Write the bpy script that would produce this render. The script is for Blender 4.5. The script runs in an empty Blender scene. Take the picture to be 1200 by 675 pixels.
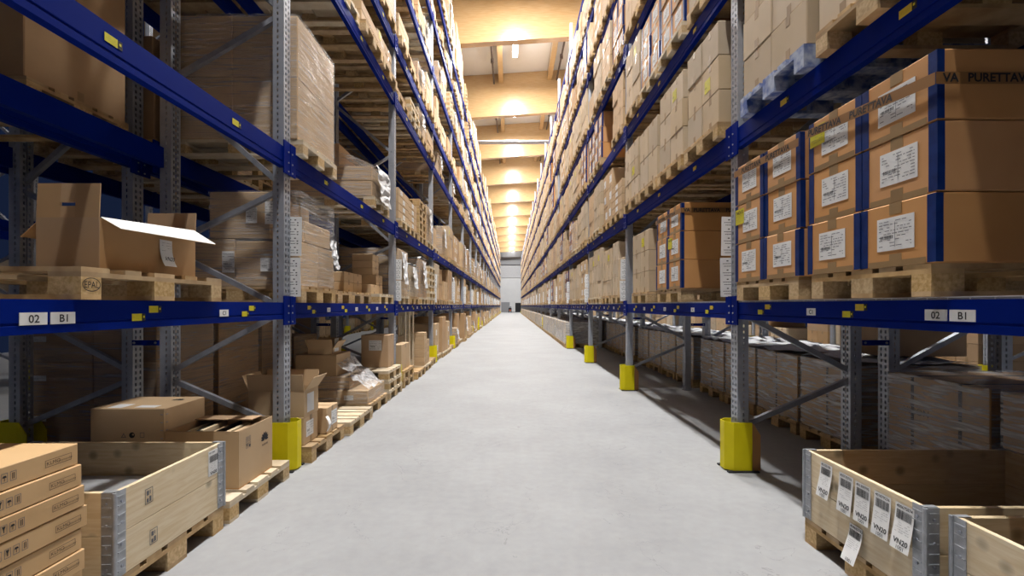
import bpy, math, random
from mathutils import Vector, Matrix
from mathutils.bvhtree import BVHTree
random.seed(11)
R = random.Random(5)
SC = bpy.context.scene
COL = SC.collection
F, CX, CY, EYE = 544.0, 598.5, 358.0, 1.4      # focal length in px, vanishing point, eye height

ALB = .86                                   # how bright the paints and boards are overall
# ------------------------------------------------------------------ materials
def new_mat(name):
    m = bpy.data.materials.new(name); m.use_nodes = True
    nt = m.node_tree; nt.nodes.clear()
    out = nt.nodes.new('ShaderNodeOutputMaterial')
    return m, nt, out

def N(nt, typ, **kw):
    n = nt.nodes.new(typ)
    for k, v in kw.items(): setattr(n, k, v)
    return n

def val(nt, op, a, b=None, c=None):
    n = N(nt, 'ShaderNodeMath', operation=op)
    for i, x in enumerate((a, b, c)):
        if x is None: continue
        if isinstance(x, (int, float)): n.inputs[i].default_value = x
        else: nt.links.new(x, n.inputs[i])
    return n.outputs[0]

def coords(nt, stretch=(1, 1, 1)):
    tc = N(nt, 'ShaderNodeTexCoord'); oi = N(nt, 'ShaderNodeObjectInfo')
    mp = N(nt, 'ShaderNodeMapping'); mp.inputs['Scale'].default_value = stretch
    nt.links.new(tc.outputs['Object'], mp.inputs['Vector'])
    add = N(nt, 'ShaderNodeVectorMath', operation='ADD')
    mul = val(nt, 'MULTIPLY', oi.outputs['Random'], 37.0)
    nt.links.new(mp.outputs[0], add.inputs[0]); nt.links.new(mul, add.inputs[1])
    return add.outputs[0], oi.outputs['Random'], tc.outputs['Object']

def pm(name, c1, c2=None, scale=6.0, rough=.6, metal=0.0, rnd=0.0, stretch=(1, 1, 1), bump=0.0, detail=4, spec=.4, lo=.35, hi=.65, hue=0.0):
    """A principled material: two tones mixed by noise, the value varied per object and per island."""
    c1 = [x * ALB for x in c1]; c2 = [x * ALB for x in c2] if c2 else None
    m, nt, out = new_mat(name)
    b = N(nt, 'ShaderNodeBsdfPrincipled')
    b.inputs['Roughness'].default_value = rough; b.inputs['Metallic'].default_value = metal
    b.inputs['Specular IOR Level'].default_value = spec
    vec, orand, _ = coords(nt, stretch)
    no = N(nt, 'ShaderNodeTexNoise'); no.inputs['Scale'].default_value = scale; no.inputs['Detail'].default_value = detail
    nt.links.new(vec, no.inputs['Vector'])
    mr = N(nt, 'ShaderNodeMapRange'); mr.inputs[1].default_value = lo; mr.inputs[2].default_value = hi
    nt.links.new(no.outputs['Fac'], mr.inputs[0])
    mx = N(nt, 'ShaderNodeMix', data_type='RGBA')
    mx.inputs[6].default_value = (*c1, 1); mx.inputs[7].default_value = (*(c2 or c1), 1)
    nt.links.new(mr.outputs[0], mx.inputs[0])
    col = mx.outputs[2]
    if rnd:
        g = N(nt, 'ShaderNodeNewGeometry')
        f = val(nt, 'FRACT', val(nt, 'ADD', orand, g.outputs['Random Per Island']))
        h = N(nt, 'ShaderNodeHueSaturation')
        nt.links.new(val(nt, 'ADD', val(nt, 'MULTIPLY', f, rnd), 1 - rnd / 2), h.inputs['Value'])
        if hue:
            f2 = val(nt, 'FRACT', val(nt, 'MULTIPLY', f, 7.31))
            nt.links.new(val(nt, 'ADD', val(nt, 'MULTIPLY', f2, hue), 1 - hue / 2), h.inputs['Saturation'])
        nt.links.new(col, h.inputs['Color']); col = h.outputs[0]
    nt.links.new(col, b.inputs['Base Color'])
    if bump:
        bp = N(nt, 'ShaderNodeBump'); bp.inputs['Strength'].default_value = bump; bp.inputs['Distance'].default_value = .004
        nt.links.new(no.outputs['Fac'], bp.inputs['Height']); nt.links.new(bp.outputs[0], b.inputs['Normal'])
    nt.links.new(b.outputs[0], out.inputs[0])
    return m

CARD = (0.80, 0.54, 0.305)
M = {}
M['beige'] = pm('cardboard_beige', (.60, .47, .315), (.66, .52, .36), 3, .75, rnd=.22, bump=.1, hue=.25)
M['orange'] = pm('cardboard_orange', (.66, .325, .115), (.72, .37, .14), 3, .7, rnd=.12, bump=.1, hue=.1)
M['brown'] = pm('cardboard_brown', (.50, .315, .165), (.56, .36, .195), 3, .75, rnd=.25, bump=.1, hue=.2)
M['light'] = pm('cardboard_light', (.62, .43, .25), (.68, .48, .285), 3, .75, rnd=.14, bump=.1)
M['slim'] = pm('cardboard_slim', (.66, .42, .20), (.72, .47, .235), 3, .7, rnd=.1, bump=.1)
M['tape'] = pm('parcel_tape_brown', (.36, .23, .11), None, 5, .35, rnd=.2)
M['ptape'] = pm('printed_tape_brown', (.33, .165, .06), None, 5, .35)
M['strip'] = pm('clear_strapping', (.62, .58, .52), None, 5, .35)
M['btape'] = pm('blue_edge_tape', (.004, .022, .13), (.008, .036, .19), 14, .4, spec=.2)
M['paper'] = pm('white_paper', (.96, .96, .95), (.88, .88, .88), 9, .7)
M['ink'] = pm('black_ink', (.02, .02, .025), None, 5, .6)
M['greyink'] = pm('grey_ink', (.16, .16, .18), None, 5, .6)
M['brownink'] = pm('brown_ink', (.10, .06, .035), None, 5, .6)
M['yellow'] = pm('yellow_sticker', (.80, .72, .02), (.70, .62, .02), 9, .5)
M['amber'] = pm('amber_sticker', (.75, .55, .04), None, 9, .5)
M['wood'] = pm('pallet_wood', (.45, .285, .135), (.62, .43, .225), 9, .8, rnd=.45, stretch=(1, 1, 1), bump=.25, hue=.2)
M['palewood'] = pm('pallet_wood_pale', (.66, .53, .36), (.76, .65, .48), 9, .8, rnd=.25, bump=.25, hue=.2)
M['block'] = pm('chipboard_block', (.50, .33, .145), (.70, .50, .27), 55, .85, rnd=.25, bump=.35, hue=.2)
M['bluewood'] = pm('blue_painted_pallet', (.05, .11, .38), (.48, .55, .70), 16, .6, rnd=.3, bump=.2)
M['blue'] = pm('blue_beam_paint', (.001, .014, .20), (.0015, .017, .225), 2, .5, spec=.03)
M['guard'] = pm('yellow_guard_paint', (.86, .74, .010), (.80, .68, .010), 6, .45, spec=.2)
M['guardin'] = pm('guard_inner_orange', (.40, .20, .07), None, 6, .6)  # brown-orange tone on the wings of the right front guards
M['steel'] = pm('hinge_steel', (.42, .44, .47), (.52, .54, .58), 30, .45, metal=.5)
M['galv'] = pm('galvanised_steel', (.36, .38, .43), (.46, .48, .54), 14, .5, metal=.55, rnd=.1)
M['wire'] = pm('bright_zinc_wire', (.70, .71, .74), None, 5, .4, metal=.3)
M['white'] = pm('white_paint', (.78, .78, .77), None, 4, .6)
M['greydoor'] = pm('grey_door', (.33, .34, .36), None, 4, .5)
M['dark'] = pm('dark_rubber_and_doorway', (.02, .02, .024), None, 4, .7)
M['sheetgrey'] = pm('grey_board', (.60, .61, .64), (.66, .67, .69), 5, .6)
M['greymetal'] = pm('lamp_housing', (.55, .56, .58), None, 5, .4, metal=.4)
M['wallw'] = pm('wall_paint', (.74, .75, .77), (.78, .79, .8), 1, .8)
M['ceil'] = pm('ceiling_panels', (.88, .86, .82), (.92, .90, .86), 1, .8)
M['red'] = pm('red_orange_paint', (.6, .12, .03), None, 5, .5)
M['pipe'] = pm('dark_pipe', (.10, .07, .06), None, 5, .5)
M['filmwhite'] = pm('bunched_film', (.70, .71, .73), (.90, .91, .93), 22, .55, spec=.25, bump=.15, rnd=.1)

def plank_wood(name, c1, c2, knots, rough, axis_stretch, spec=.4, ring=.7, rnd=.12):
    """Sawn softwood: stretched grain, growth bands and scattered dark knots."""
    c1 = [x * ALB for x in c1]; c2 = [x * ALB for x in c2]
    m, nt, out = new_mat(name)
    b = N(nt, 'ShaderNodeBsdfPrincipled'); b.inputs['Roughness'].default_value = rough
    b.inputs['Specular IOR Level'].default_value = spec
    vec, orand, raw = coords(nt, axis_stretch)
    no = N(nt, 'ShaderNodeTexNoise'); no.inputs['Scale'].default_value = 7; no.inputs['Detail'].default_value = 6
    no.inputs['Distortion'].default_value = ring
    nt.links.new(vec, no.inputs['Vector'])
    mr = N(nt, 'ShaderNodeMapRange'); mr.inputs[1].default_value = .36; mr.inputs[2].default_value = .64
    nt.links.new(no.outputs['Fac'], mr.inputs[0])
    mx = N(nt, 'ShaderNodeMix', data_type='RGBA'); mx.inputs[6].default_value = (*c1, 1); mx.inputs[7].default_value = (*c2, 1)
    nt.links.new(mr.outputs[0], mx.inputs[0])
    vo = N(nt, 'ShaderNodeTexVoronoi'); vo.inputs['Scale'].default_value = knots[0]
    v2, _, _ = coords(nt, (1, 1, 1)); nt.links.new(v2, vo.inputs['Vector'])
    kn = N(nt, 'ShaderNodeMapRange'); kn.inputs[1].default_value = knots[1]; kn.inputs[2].default_value = knots[1] * .35
    nt.links.new(vo.outputs['Distance'], kn.inputs[0])
    mk = N(nt, 'ShaderNodeMix', data_type='RGBA'); mk.inputs[7].default_value = (*[x * .38 for x in c1], 1)
    nt.links.new(val(nt, 'MULTIPLY', kn.outputs[0], .75), mk.inputs[0]); nt.links.new(mx.outputs[2], mk.inputs[6])
    g = N(nt, 'ShaderNodeNewGeometry'); h = N(nt, 'ShaderNodeHueSaturation')
    f = val(nt, 'FRACT', val(nt, 'ADD', orand, g.outputs['Random Per Island']))
    nt.links.new(val(nt, 'ADD', val(nt, 'MULTIPLY', f, rnd), 1 - rnd / 2), h.inputs['Value'])
    nt.links.new(mk.outputs[2], h.inputs['Color']); nt.links.new(h.outputs[0], b.inputs['Base Color'])
    nt.links.new(b.outputs[0], out.inputs[0])
    return m
M['pine'] = plank_wood('pine_board', (.84, .66, .41), (.94, .79, .56), (6, .22), .6, (8, .8, 8))
M['pinex'] = plank_wood('pine_board_across', (.78, .59, .34), (.88, .71, .46), (6, .22), .6, (.8, 8, 8))
M['glulam'] = plank_wood('glued_laminated_timber', (.54, .34, .155), (.61, .41, .205), (1.6, .045), .20, (.35, 3, 4.5), spec=.9, ring=.3, rnd=0)

def concrete():
    m, nt, out = new_mat('polished_concrete')
    b = N(nt, 'ShaderNodeBsdfPrincipled'); b.inputs['Specular IOR Level'].default_value = .12
    tc = N(nt, 'ShaderNodeTexCoord')
    a = N(nt, 'ShaderNodeTexNoise'); a.inputs['Scale'].default_value = .9; a.inputs['Detail'].default_value = 8; a.inputs['Roughness'].default_value = .65
    c = N(nt, 'ShaderNodeTexNoise'); c.inputs['Scale'].default_value = 14; c.inputs['Detail'].default_value = 6
    nt.links.new(tc.outputs['Object'], a.inputs['Vector']); nt.links.new(tc.outputs['Object'], c.inputs['Vector'])
    f = val(nt, 'ADD', val(nt, 'MULTIPLY', a.outputs['Fac'], .75), val(nt, 'MULTIPLY', c.outputs['Fac'], .25))
    r = N(nt, 'ShaderNodeValToRGB')
    r.color_ramp.elements[0].position = .36; r.color_ramp.elements[0].color = (.285, .289, .298, 1)
    r.color_ramp.elements[1].position = .62; r.color_ramp.elements[1].color = (.355, .360, .368, 1)
    nt.links.new(f, r.inputs[0])
    # thin dark scuffs and fine cracks
    w = N(nt, 'ShaderNodeTexNoise'); w.inputs['Scale'].default_value = 1.7; w.inputs['Detail'].default_value = 10; w.inputs['Distortion'].default_value = 1.5
    nt.links.new(tc.outputs['Object'], w.inputs['Vector'])
    line = val(nt, 'LESS_THAN', val(nt, 'ABSOLUTE', val(nt, 'SUBTRACT', w.outputs['Fac'], .39)), .0016)
    mx = N(nt, 'ShaderNodeMix', data_type='RGBA'); mx.inputs[7].default_value = (.18, .18, .18, 1)
    nt.links.new(val(nt, 'MULTIPLY', line, .5), mx.inputs[0]); nt.links.new(r.outputs[0], mx.inputs[6])
    nt.links.new(mx.outputs[2], b.inputs['Base Color'])
    nt.links.new(val(nt, 'ADD', val(nt, 'MULTIPLY', a.outputs['Fac'], .3), .45), b.inputs['Roughness'])
    nt.links.new(b.outputs[0], out.inputs[0])
    return m
M['floor'] = concrete()

def slotted():
    """Galvanised upright section punched with two columns of slots and side holes (real see-through openings)."""
    m, nt, out = new_mat('slotted_galvanised_steel')
    b = N(nt, 'ShaderNodeBsdfPrincipled'); b.inputs['Metallic'].default_value = .5; b.inputs['Roughness'].default_value = .5
    b.inputs['Base Color'].default_value = (.42, .445, .50, 1)
    tc = N(nt, 'ShaderNodeTexCoord'); s = N(nt, 'ShaderNodeSeparateXYZ'); nt.links.new(tc.outputs['Object'], s.inputs[0])
    x, y, z = s.outputs
    inz = val(nt, 'LESS_THAN', val(nt, 'ABSOLUTE', val(nt, 'SUBTRACT', val(nt, 'FRACT', val(nt, 'MULTIPLY', z, 20.0)), .5)), .27)
    web = val(nt, 'LESS_THAN', val(nt, 'ABSOLUTE', val(nt, 'SUBTRACT', val(nt, 'ABSOLUTE', val(nt, 'SUBTRACT', y, .057)), .024)), .0085)
    side = val(nt, 'LESS_THAN', val(nt, 'ABSOLUTE', val(nt, 'SUBTRACT', val(nt, 'ABSOLUTE', val(nt, 'SUBTRACT', x, .525)), .472)), .006)
    hole = val(nt, 'MULTIPLY', inz, val(nt, 'MAXIMUM', web, side))
    no = N(nt, 'ShaderNodeTexNoise'); no.inputs['Scale'].default_value = 9; nt.links.new(tc.outputs['Object'], no.inputs['Vector'])
    h = N(nt, 'ShaderNodeHueSaturation'); h.inputs['Color'].default_value = (.42, .445, .50, 1)
    nt.links.new(val(nt, 'ADD', val(nt, 'MULTIPLY', no.outputs['Fac'], .4), .8), h.inputs['Value'])
    nt.links.new(h.outputs[0], b.inputs['Base Color'])
    t = N(nt, 'ShaderNodeBsdfTransparent'); mx = N(nt, 'ShaderNodeMixShader')
    nt.links.new(hole, mx.inputs[0]); nt.links.new(b.outputs[0], mx.inputs[1]); nt.links.new(t.outputs[0], mx.inputs[2])
    nt.links.new(mx.outputs[0], out.inputs[0])
    return m
M['slot'] = slotted()

def film(name, base, amount, stretch, scale):
    """Stretch film: mostly clear, with streaks and wrinkles that scatter white light."""
    m, nt, out = new_mat(name)
    vec, _, _ = coords(nt, stretch)
    no = N(nt, 'ShaderNodeTexNoise'); no.inputs['Scale'].default_value = scale; no.inputs['Detail'].default_value = 5; no.inputs['Distortion'].default_value = .8
    nt.links.new(vec, no.inputs['Vector'])
    mr = N(nt, 'ShaderNodeMapRange'); mr.inputs[1].default_value = .45; mr.inputs[2].default_value = .75; mr.inputs[3].default_value = base; mr.inputs[4].default_value = amount
    nt.links.new(no.outputs['Fac'], mr.inputs[0])
    b = N(nt, 'ShaderNodeBsdfPrincipled'); b.inputs['Base Color'].default_value = (.74, .75, .78, 1); b.inputs['Roughness'].default_value = .2
    bp = N(nt, 'ShaderNodeBump'); bp.inputs['Strength'].default_value = .6; bp.inputs['Distance'].default_value = .01
    nt.links.new(no.outputs['Fac'], bp.inputs['Height']); nt.links.new(bp.outputs[0], b.inputs['Normal'])
    t = N(nt, 'ShaderNodeBsdfTransparent'); mx = N(nt, 'ShaderNodeMixShader')
    nt.links.new(mr.outputs[0], mx.inputs[0]); nt.links.new(t.outputs[0], mx.inputs[1]); nt.links.new(b.outputs[0], mx.inputs[2])
    nt.links.new(mx.outputs[0], out.inputs[0])
    return m
M['film'] = film('stretch_film', .07, .55, (1.1, 1.1, 26), 2.2)
M['filmback'] = film('stretch_film_streaky', .24, .85, (1.4, 1.4, 16), 2.6)  # denser, whiter streaks for the right back row's wrapping
M['filmtop'] = film('stretch_film_thick', .35, .9, (2, 5, 9), 3)

def emit(name, c, s):
    m, nt, out = new_mat(name)
    e = N(nt, 'ShaderNodeEmission'); e.inputs[0].default_value = (*c, 1); e.inputs[1].default_value = s
    nt.links.new(e.outputs[0], out.inputs[0]); return m
M['lamp'] = emit('lamp_glow', (1, .97, .92), 22)

# ------------------------------------------------------------------ mesh builder
CUBE_F = ((0, 3, 2, 1), (4, 5, 6, 7), (0, 1, 5, 4), (1, 2, 6, 5), (2, 3, 7, 6), (3, 0, 4, 7))
class MB:
    def __init__(s): s.v = []; s.f = []; s.m = []; s.mats = []; s.mesh = None
    def mi(s, k):
        if k not in s.mats: s.mats.append(k)
        return s.mats.index(k)
    def poly(s, pts, k):
        b = len(s.v); s.v += [tuple(p) for p in pts]; s.f.append(tuple(range(b, b + len(pts)))); s.m.append(s.mi(k)); return s
    def hexa(s, pts, k):
        b = len(s.v); s.v += [tuple(p) for p in pts]; i = s.mi(k)
        for q in CUBE_F: s.f.append(tuple(b + j for j in q)); s.m.append(i)
        return s
    def box(s, x0, x1, y0, y1, z0, z1, k):
        return s.hexa(((x0, y0, z0), (x1, y0, z0), (x1, y1, z0), (x0, y1, z0), (x0, y0, z1), (x1, y0, z1), (x1, y1, z1), (x0, y1, z1)), k)
    def cbox(s, x0, x1, y0, y1, z0, z1, k, c=.005):
        """A box with chamfered edges."""
        b = len(s.v); i = s.mi(k); idx = {}
        X, Y, Z = (x0, x1), (y0, y1), (z0, z1)
        for a in (0, 1):
            for d in (0, 1):
                for e in (0, 1):
                    sx, sy, sz = (c if a == 0 else -c), (c if d == 0 else -c), (c if e == 0 else -c)
                    for t, p in enumerate(((X[a], Y[d] + sy, Z[e] + sz), (X[a] + sx, Y[d], Z[e] + sz), (X[a] + sx, Y[d] + sy, Z[e]))):
                        idx[a, d, e, t] = len(s.v); s.v.append(p)
        def face(q): s.f.append(tuple(q)); s.m.append(i)
        g = lambda a, d, e, t: idx[a, d, e, t]
        for a in (0, 1):
            q = [g(a, 0, 0, 0), g(a, 1, 0, 0), g(a, 1, 1, 0), g(a, 0, 1, 0)]; face(q if a else q[::-1])
            q = [g(0, a, 0, 1), g(1, a, 0, 1), g(1, a, 1, 1), g(0, a, 1, 1)]; face(q[::-1] if a else q)
            q = [g(0, 0, a, 2), g(1, 0, a, 2), g(1, 1, a, 2), g(0, 1, a, 2)]; face(q if a else q[::-1])
        for a in (0, 1):
            for d in (0, 1):
                q = [g(a, d, 0, 0), g(a, d, 1, 0), g(a, d, 1, 1), g(a, d, 0, 1)]; face(q if (a != d) else q[::-1])
                q = [g(a, 0, d, 0), g(a, 1, d, 0), g(a, 1, d, 2), g(a, 0, d, 2)]; face(q[::-1] if (a != d) else q)
                q = [g(0, a, d, 1), g(1, a, d, 1), g(1, a, d, 2), g(0, a, d, 2)]; face(q if (a != d) else q[::-1])
                for e in (0, 1):
                    q = [g(a, d, e, 0), g(a, d, e, 1), g(a, d, e, 2)]; face(q if (a + d + e) % 2 else q[::-1])
        return s
    def bar(s, p0, p1, w, h, k, up=(0, 0, 1)):
        p0, p1 = Vector(p0), Vector(p1); d = (p1 - p0).normalized(); u = Vector(up)
        a = d.cross(u)
        a = a.normalized() if a.length > 1e-6 else Vector((1, 0, 0))
        u = a.cross(d).normalized(); a *= w / 2; u *= h / 2
        return s.hexa((p0 - a - u, p0 + a - u, p1 + a - u, p1 - a - u, p0 - a + u, p0 + a + u, p1 + a + u, p1 - a + u), k)
    def cyl(s, p0, p1, r, k, n=10, r2=None):
        p0, p1 = Vector(p0), Vector(p1); d = (p1 - p0).normalized()
        a = d.orthogonal().normalized(); c = d.cross(a); b = len(s.v); i = s.mi(k); r2 = r if r2 is None else r2
        for p, q in ((p0, r), (p1, r2)):
            for j in range(n):
                t = 2 * math.pi * j / n; s.v.append(tuple(p + (a * math.cos(t) + c * math.sin(t)) * q))
        for j in range(n):
            s.f.append((b + j, b + (j + 1) % n, b + n + (j + 1) % n, b + n + j)); s.m.append(i)
        s.f.append(tuple(range(b + n - 1, b - 1, -1))); s.f.append(tuple(range(b + n, b + 2 * n))); s.m += [i, i]
        return s
    def prism(s, prof, y0, y1, k):
        """A closed (x, z) outline run along y."""
        n = len(prof); b = len(s.v); i = s.mi(k)
        s.v += [(x, y0, z) for x, z in prof] + [(x, y1, z) for x, z in prof]
        for j in range(n): s.f.append((b + j, b + (j + 1) % n, b + n + (j + 1) % n, b + n + j)); s.m.append(i)
        s.f.append(tuple(range(b + n - 1, b - 1, -1))); s.f.append(tuple(range(b + n, b + 2 * n))); s.m += [i, i]
        return s
    def zprism(s, pts, z0, z1, k):
        n = len(pts); b = len(s.v); i = s.mi(k)
        s.v += [(x, y, z0) for x, y in pts] + [(x, y, z1) for x, y in pts]
        for j in range(n): s.f.append((b + j, b + (j + 1) % n, b + n + (j + 1) % n, b + n + j)); s.m.append(i)
        s.f.append(tuple(range(b + n - 1, b - 1, -1))); s.f.append(tuple(range(b + n, b + 2 * n))); s.m += [i, i]
        return s
    def sheet(s, grid, k, thick=0.0):
        """A grid of points as one surface, with thickness along the first normal when asked."""
        r, c = len(grid), len(grid[0]); b = len(s.v); i = s.mi(k)
        for row in grid: s.v += [tuple(p) for p in row]
        for a in range(r - 1):
            for d in range(c - 1):
                s.f.append((b + a * c + d, b + a * c + d + 1, b + (a + 1) * c + d + 1, b + (a + 1) * c + d)); s.m.append(i)
        return s
    def add(s, o, T=None):
        b = len(s.v)
        s.v += [tuple(T @ Vector(p)) for p in o.v] if T else o.v
        mm = [s.mi(k) for k in o.mats]
        s.f += [tuple(b + j for j in q) for q in o.f]; s.m += [mm[j] for j in o.m]
        return s
    def bounds(s):
        xs, ys, zs = zip(*s.v); return (min(xs), min(ys), min(zs)), (max(xs), max(ys), max(zs))
    def get_mesh(s, name):
        if s.mesh is None:
            me = bpy.data.meshes.new(name); me.from_pydata(s.v, [], s.f)
            for k in s.mats: me.materials.append(M[k])
            me.polygons.foreach_set('material_index', s.m); me.update(); s.mesh = me
        return s.mesh

def obj(name, mb, parent=None, smooth=False):
    me = mb.get_mesh(name) if isinstance(mb, MB) else mb
    o = bpy.data.objects.new(name, me); COL.objects.link(o)
    if parent: o.parent = parent
    if smooth: me.polygons.foreach_set('use_smooth', [True] * len(me.polygons))
    return o
def empty(name, loc=(0, 0, 0)):
    o = bpy.data.objects.new(name, None); COL.objects.link(o); o.location = loc; o.empty_display_size = .1
    return o
def tag(o, label, cat, group=None, kind=None):
    o['label'] = label; o['category'] = cat
    if group: o['group'] = group
    if kind: o['kind'] = kind
    return o
def struct(name, mb, label=None):
    o = obj(name, mb); o['kind'] = 'structure'
    if label: o['label'] = label
    return o

TXT = {}
def text(s, h, k='ink', bold=.0):
    """Lettering as flat faces in the x-y plane: x to the right from 0, y up, cap height about h."""
    key = (s, bold)
    if key not in TXT:
        cu = bpy.data.curves.new('t', 'FONT'); cu.body = s; cu.size = 1.0; cu.offset = bold; cu.resolution_u = 3
        o = bpy.data.objects.new('t', cu); COL.objects.link(o)
        dg = bpy.context.evaluated_depsgraph_get(); me = o.evaluated_get(dg).to_mesh()
        TXT[key] = ([tuple(v.co) for v in me.vertices], [tuple(p.vertices) for p in me.polygons])
        o.evaluated_get(dg).to_mesh_clear(); bpy.data.objects.remove(o); bpy.data.curves.remove(cu)
    vs, fs = TXT[key]; q = h / .70
    m = MB(); m.v = [(x * q, y * q, 0) for x, y, z in vs]; m.f = list(fs); m.m = [0] * len(fs); m.mats = [k]
    return m
def width(m): return max(p[0] for p in m.v) if m.v else 0

def frame3(o, xa, ya):
    """Matrix that lays an x-y drawing at o with its x along xa and its y along ya."""
    xa, ya = Vector(xa), Vector(ya); n = xa.cross(ya)
    return Matrix(((xa.x, ya.x, n.x, o[0]), (xa.y, ya.y, n.y, o[1]), (xa.z, ya.z, n.z, o[2]), (0, 0, 0, 1)))
AISLE = ((0, -1, 0), (0, 0, 1))      # a drawing on a face that looks to -x
FRONT = ((1, 0, 0), (0, 0, 1))       # a drawing on a face that looks to -y

def rect(x0, y0, x1, y1, k, z=0.0): return MB().poly(((x0, y0, z), (x1, y0, z), (x1, y1, z), (x0, y1, z)), k)
def outline(m, x0, y0, x1, y1, t, k):
    for r in ((x0, y0, x1, y0 + t), (x0, y1 - t, x1, y1), (x0, y0, x0 + t, y1), (x1 - t, y0, x1, y1)): m.add(rect(*r, k))
    return m
def ink_lines(w, h, seed, k='greyink', rows=7, bars=True):
    """Rows of print as dashes, with a small bar code block."""
    r = random.Random(seed); m = MB(); 
    for i in range(rows):
        y = h * (.92 - .84 * (i + .5) / rows); x = w * .06
        while x < w * .92:
            l = w * r.uniform(.04, .16)
            if r.random() < .68: m.add(rect(x, y, min(x + l, w * .94), y + h * .022, k))
            x += l + w * .03
    if bars:
        x = w * .1
        while x < w * .45:
            t = w * r.uniform(.008, .02); m.add(rect(x, h * .36, x + t, h * .46, 'ink')); x += t * 2.1
    return m
def barcode(w, h, seed, k='ink'):
    r = random.Random(seed); m = MB(); x = 0
    while x < w:
        t = w * r.choice((.012, .02, .035)); m.add(rect(x, 0, min(x + t, w), h, k)); x += t + w * r.choice((.012, .022))
    return m

# ------------------------------------------------------------------ templates and placing
class T:
    """A kind of thing: its own mesh (or None) and its parts [(name, MB, label, [(name, MB, label)])]."""
    def __init__(s, name, cat, own, parts=()):
        s.name, s.cat, s.own, s.parts = name, cat, own, list(parts); s._flat = None; s._low = None
    def flat(s):
        if s._flat is None:
            f = MB()
            if s.own: f.add(s.own)
            for p in s.parts:
                f.add(p[1])
                for q in (p[3] if len(p) > 3 else ()): f.add(q[1])
            s._flat = f
        return s._flat
    def box(s):
        if not hasattr(s, '_b'): s._b = s.flat().bounds()
        return s._b

def put(t, mat, label, group=None, full=True):
    """One thing with copies of its parts (mesh data shared)."""
    if not full: o = obj(t.name, t.flat())
    else:
        o = obj(t.name, t.own) if t.own else empty(t.name)
        for p in t.parts:
            c = obj(p[0], p[1], o)
            if len(p) > 2 and p[2]: c['label'] = p[2]
            for q in (p[3] if len(p) > 3 else ()):
                d = obj(q[0], q[1], c)
                if len(q) > 2 and q[2]: d['label'] = q[2]
    o.matrix_world = mat
    return tag(o, label, t.cat, group)

SPECS = []
def spec(t, mat, label, group, low=None, must=False):
    SPECS.append(dict(t=t, m=mat, label=label, group=group, low=low, must=must, px=0))

def at(x, y, z, turn=False):
    """Right-rack frame (x away from the aisle) or, turned, the left rack's."""
    m = Matrix.Translation((x, y, z))
    return m @ Matrix.Rotation(math.pi, 4, 'Z') if turn else m
# ------------------------------------------------------------------ layout numbers (metres)
FRAME0, PITCH, UPW = 3.93, 3.72, .114
NB = 23                                     # bays along the aisle
XF = 1.92                                   # aisle face of the front uprights
FD = 1.05                                   # frame depth
XB = 3.20                                   # near face of the back row's frames
LV = {'left': [1.425, 2.735, 4.88, 5.82, 7.22, 8.54, 9.62], 'right': [1.425, 2.89, 4.32, 5.66, 7.06, 8.35, 9.55]}
BH = [.14, .17, .17, .17, .17, .17, .17]
ORD = ['nearest', 'second', 'third', 'fourth', 'fifth', 'sixth', 'seventh', 'eighth', 'ninth', 'tenth', 'eleventh', 'twelfth', 'thirteenth', 'fourteenth', 'fifteenth',
       'sixteenth', 'seventeenth', 'eighteenth', 'nineteenth', 'twentieth', 'twenty-first', 'twenty-second', 'twenty-third', 'twenty-fourth']
SHELF = ['first', 'second', 'third', 'fourth', 'fifth', 'sixth', 'top']
def shelf(li): return 'floor' if li < 0 else SHELF[li] + ' shelf'
def yf(k): return FRAME0 + PITCH * k
def side_at(side, x, y0, w, z): return at(x, y0, z) if side == 'right' else at(-x, y0 + w, z, True)

# ------------------------------------------------------------------ pallets
def pallet_tmpl(board, block, w=.8, d=1.2, name='pallet'):
    m = MB()
    ys = ((0, .1), (w / 2 - .0725, w / 2 + .0725), (w - .1, w))
    xs = ((0, .145), (d / 2 - .0725, d / 2 + .0725), (d - .145, d))
    for a, b in ys:
        m.box(0, d, a, b, 0, .022, board)
        for c, e in xs: m.box(c, e, a, b, .022, .1, block)
    for c, e in xs: m.box(c, e, 0, w, .1, .122, board)
    q = (w - .645) / 4
    y = 0
    for bw in (.145, .1, .145, .1, .145):
        m.box(0, d, y, y + bw, .122, .144, board); y += bw + (w - .635) / 4
    return T(name, 'pallet', m)
PAL = pallet_tmpl('wood', 'block'); PALW = pallet_tmpl('palewood', 'block'); PALB = pallet_tmpl('bluewood', 'bluewood')
PALX = pallet_tmpl('wood', 'block', w=.98)
PD, PW, PH = 1.2, .8, .144

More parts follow.
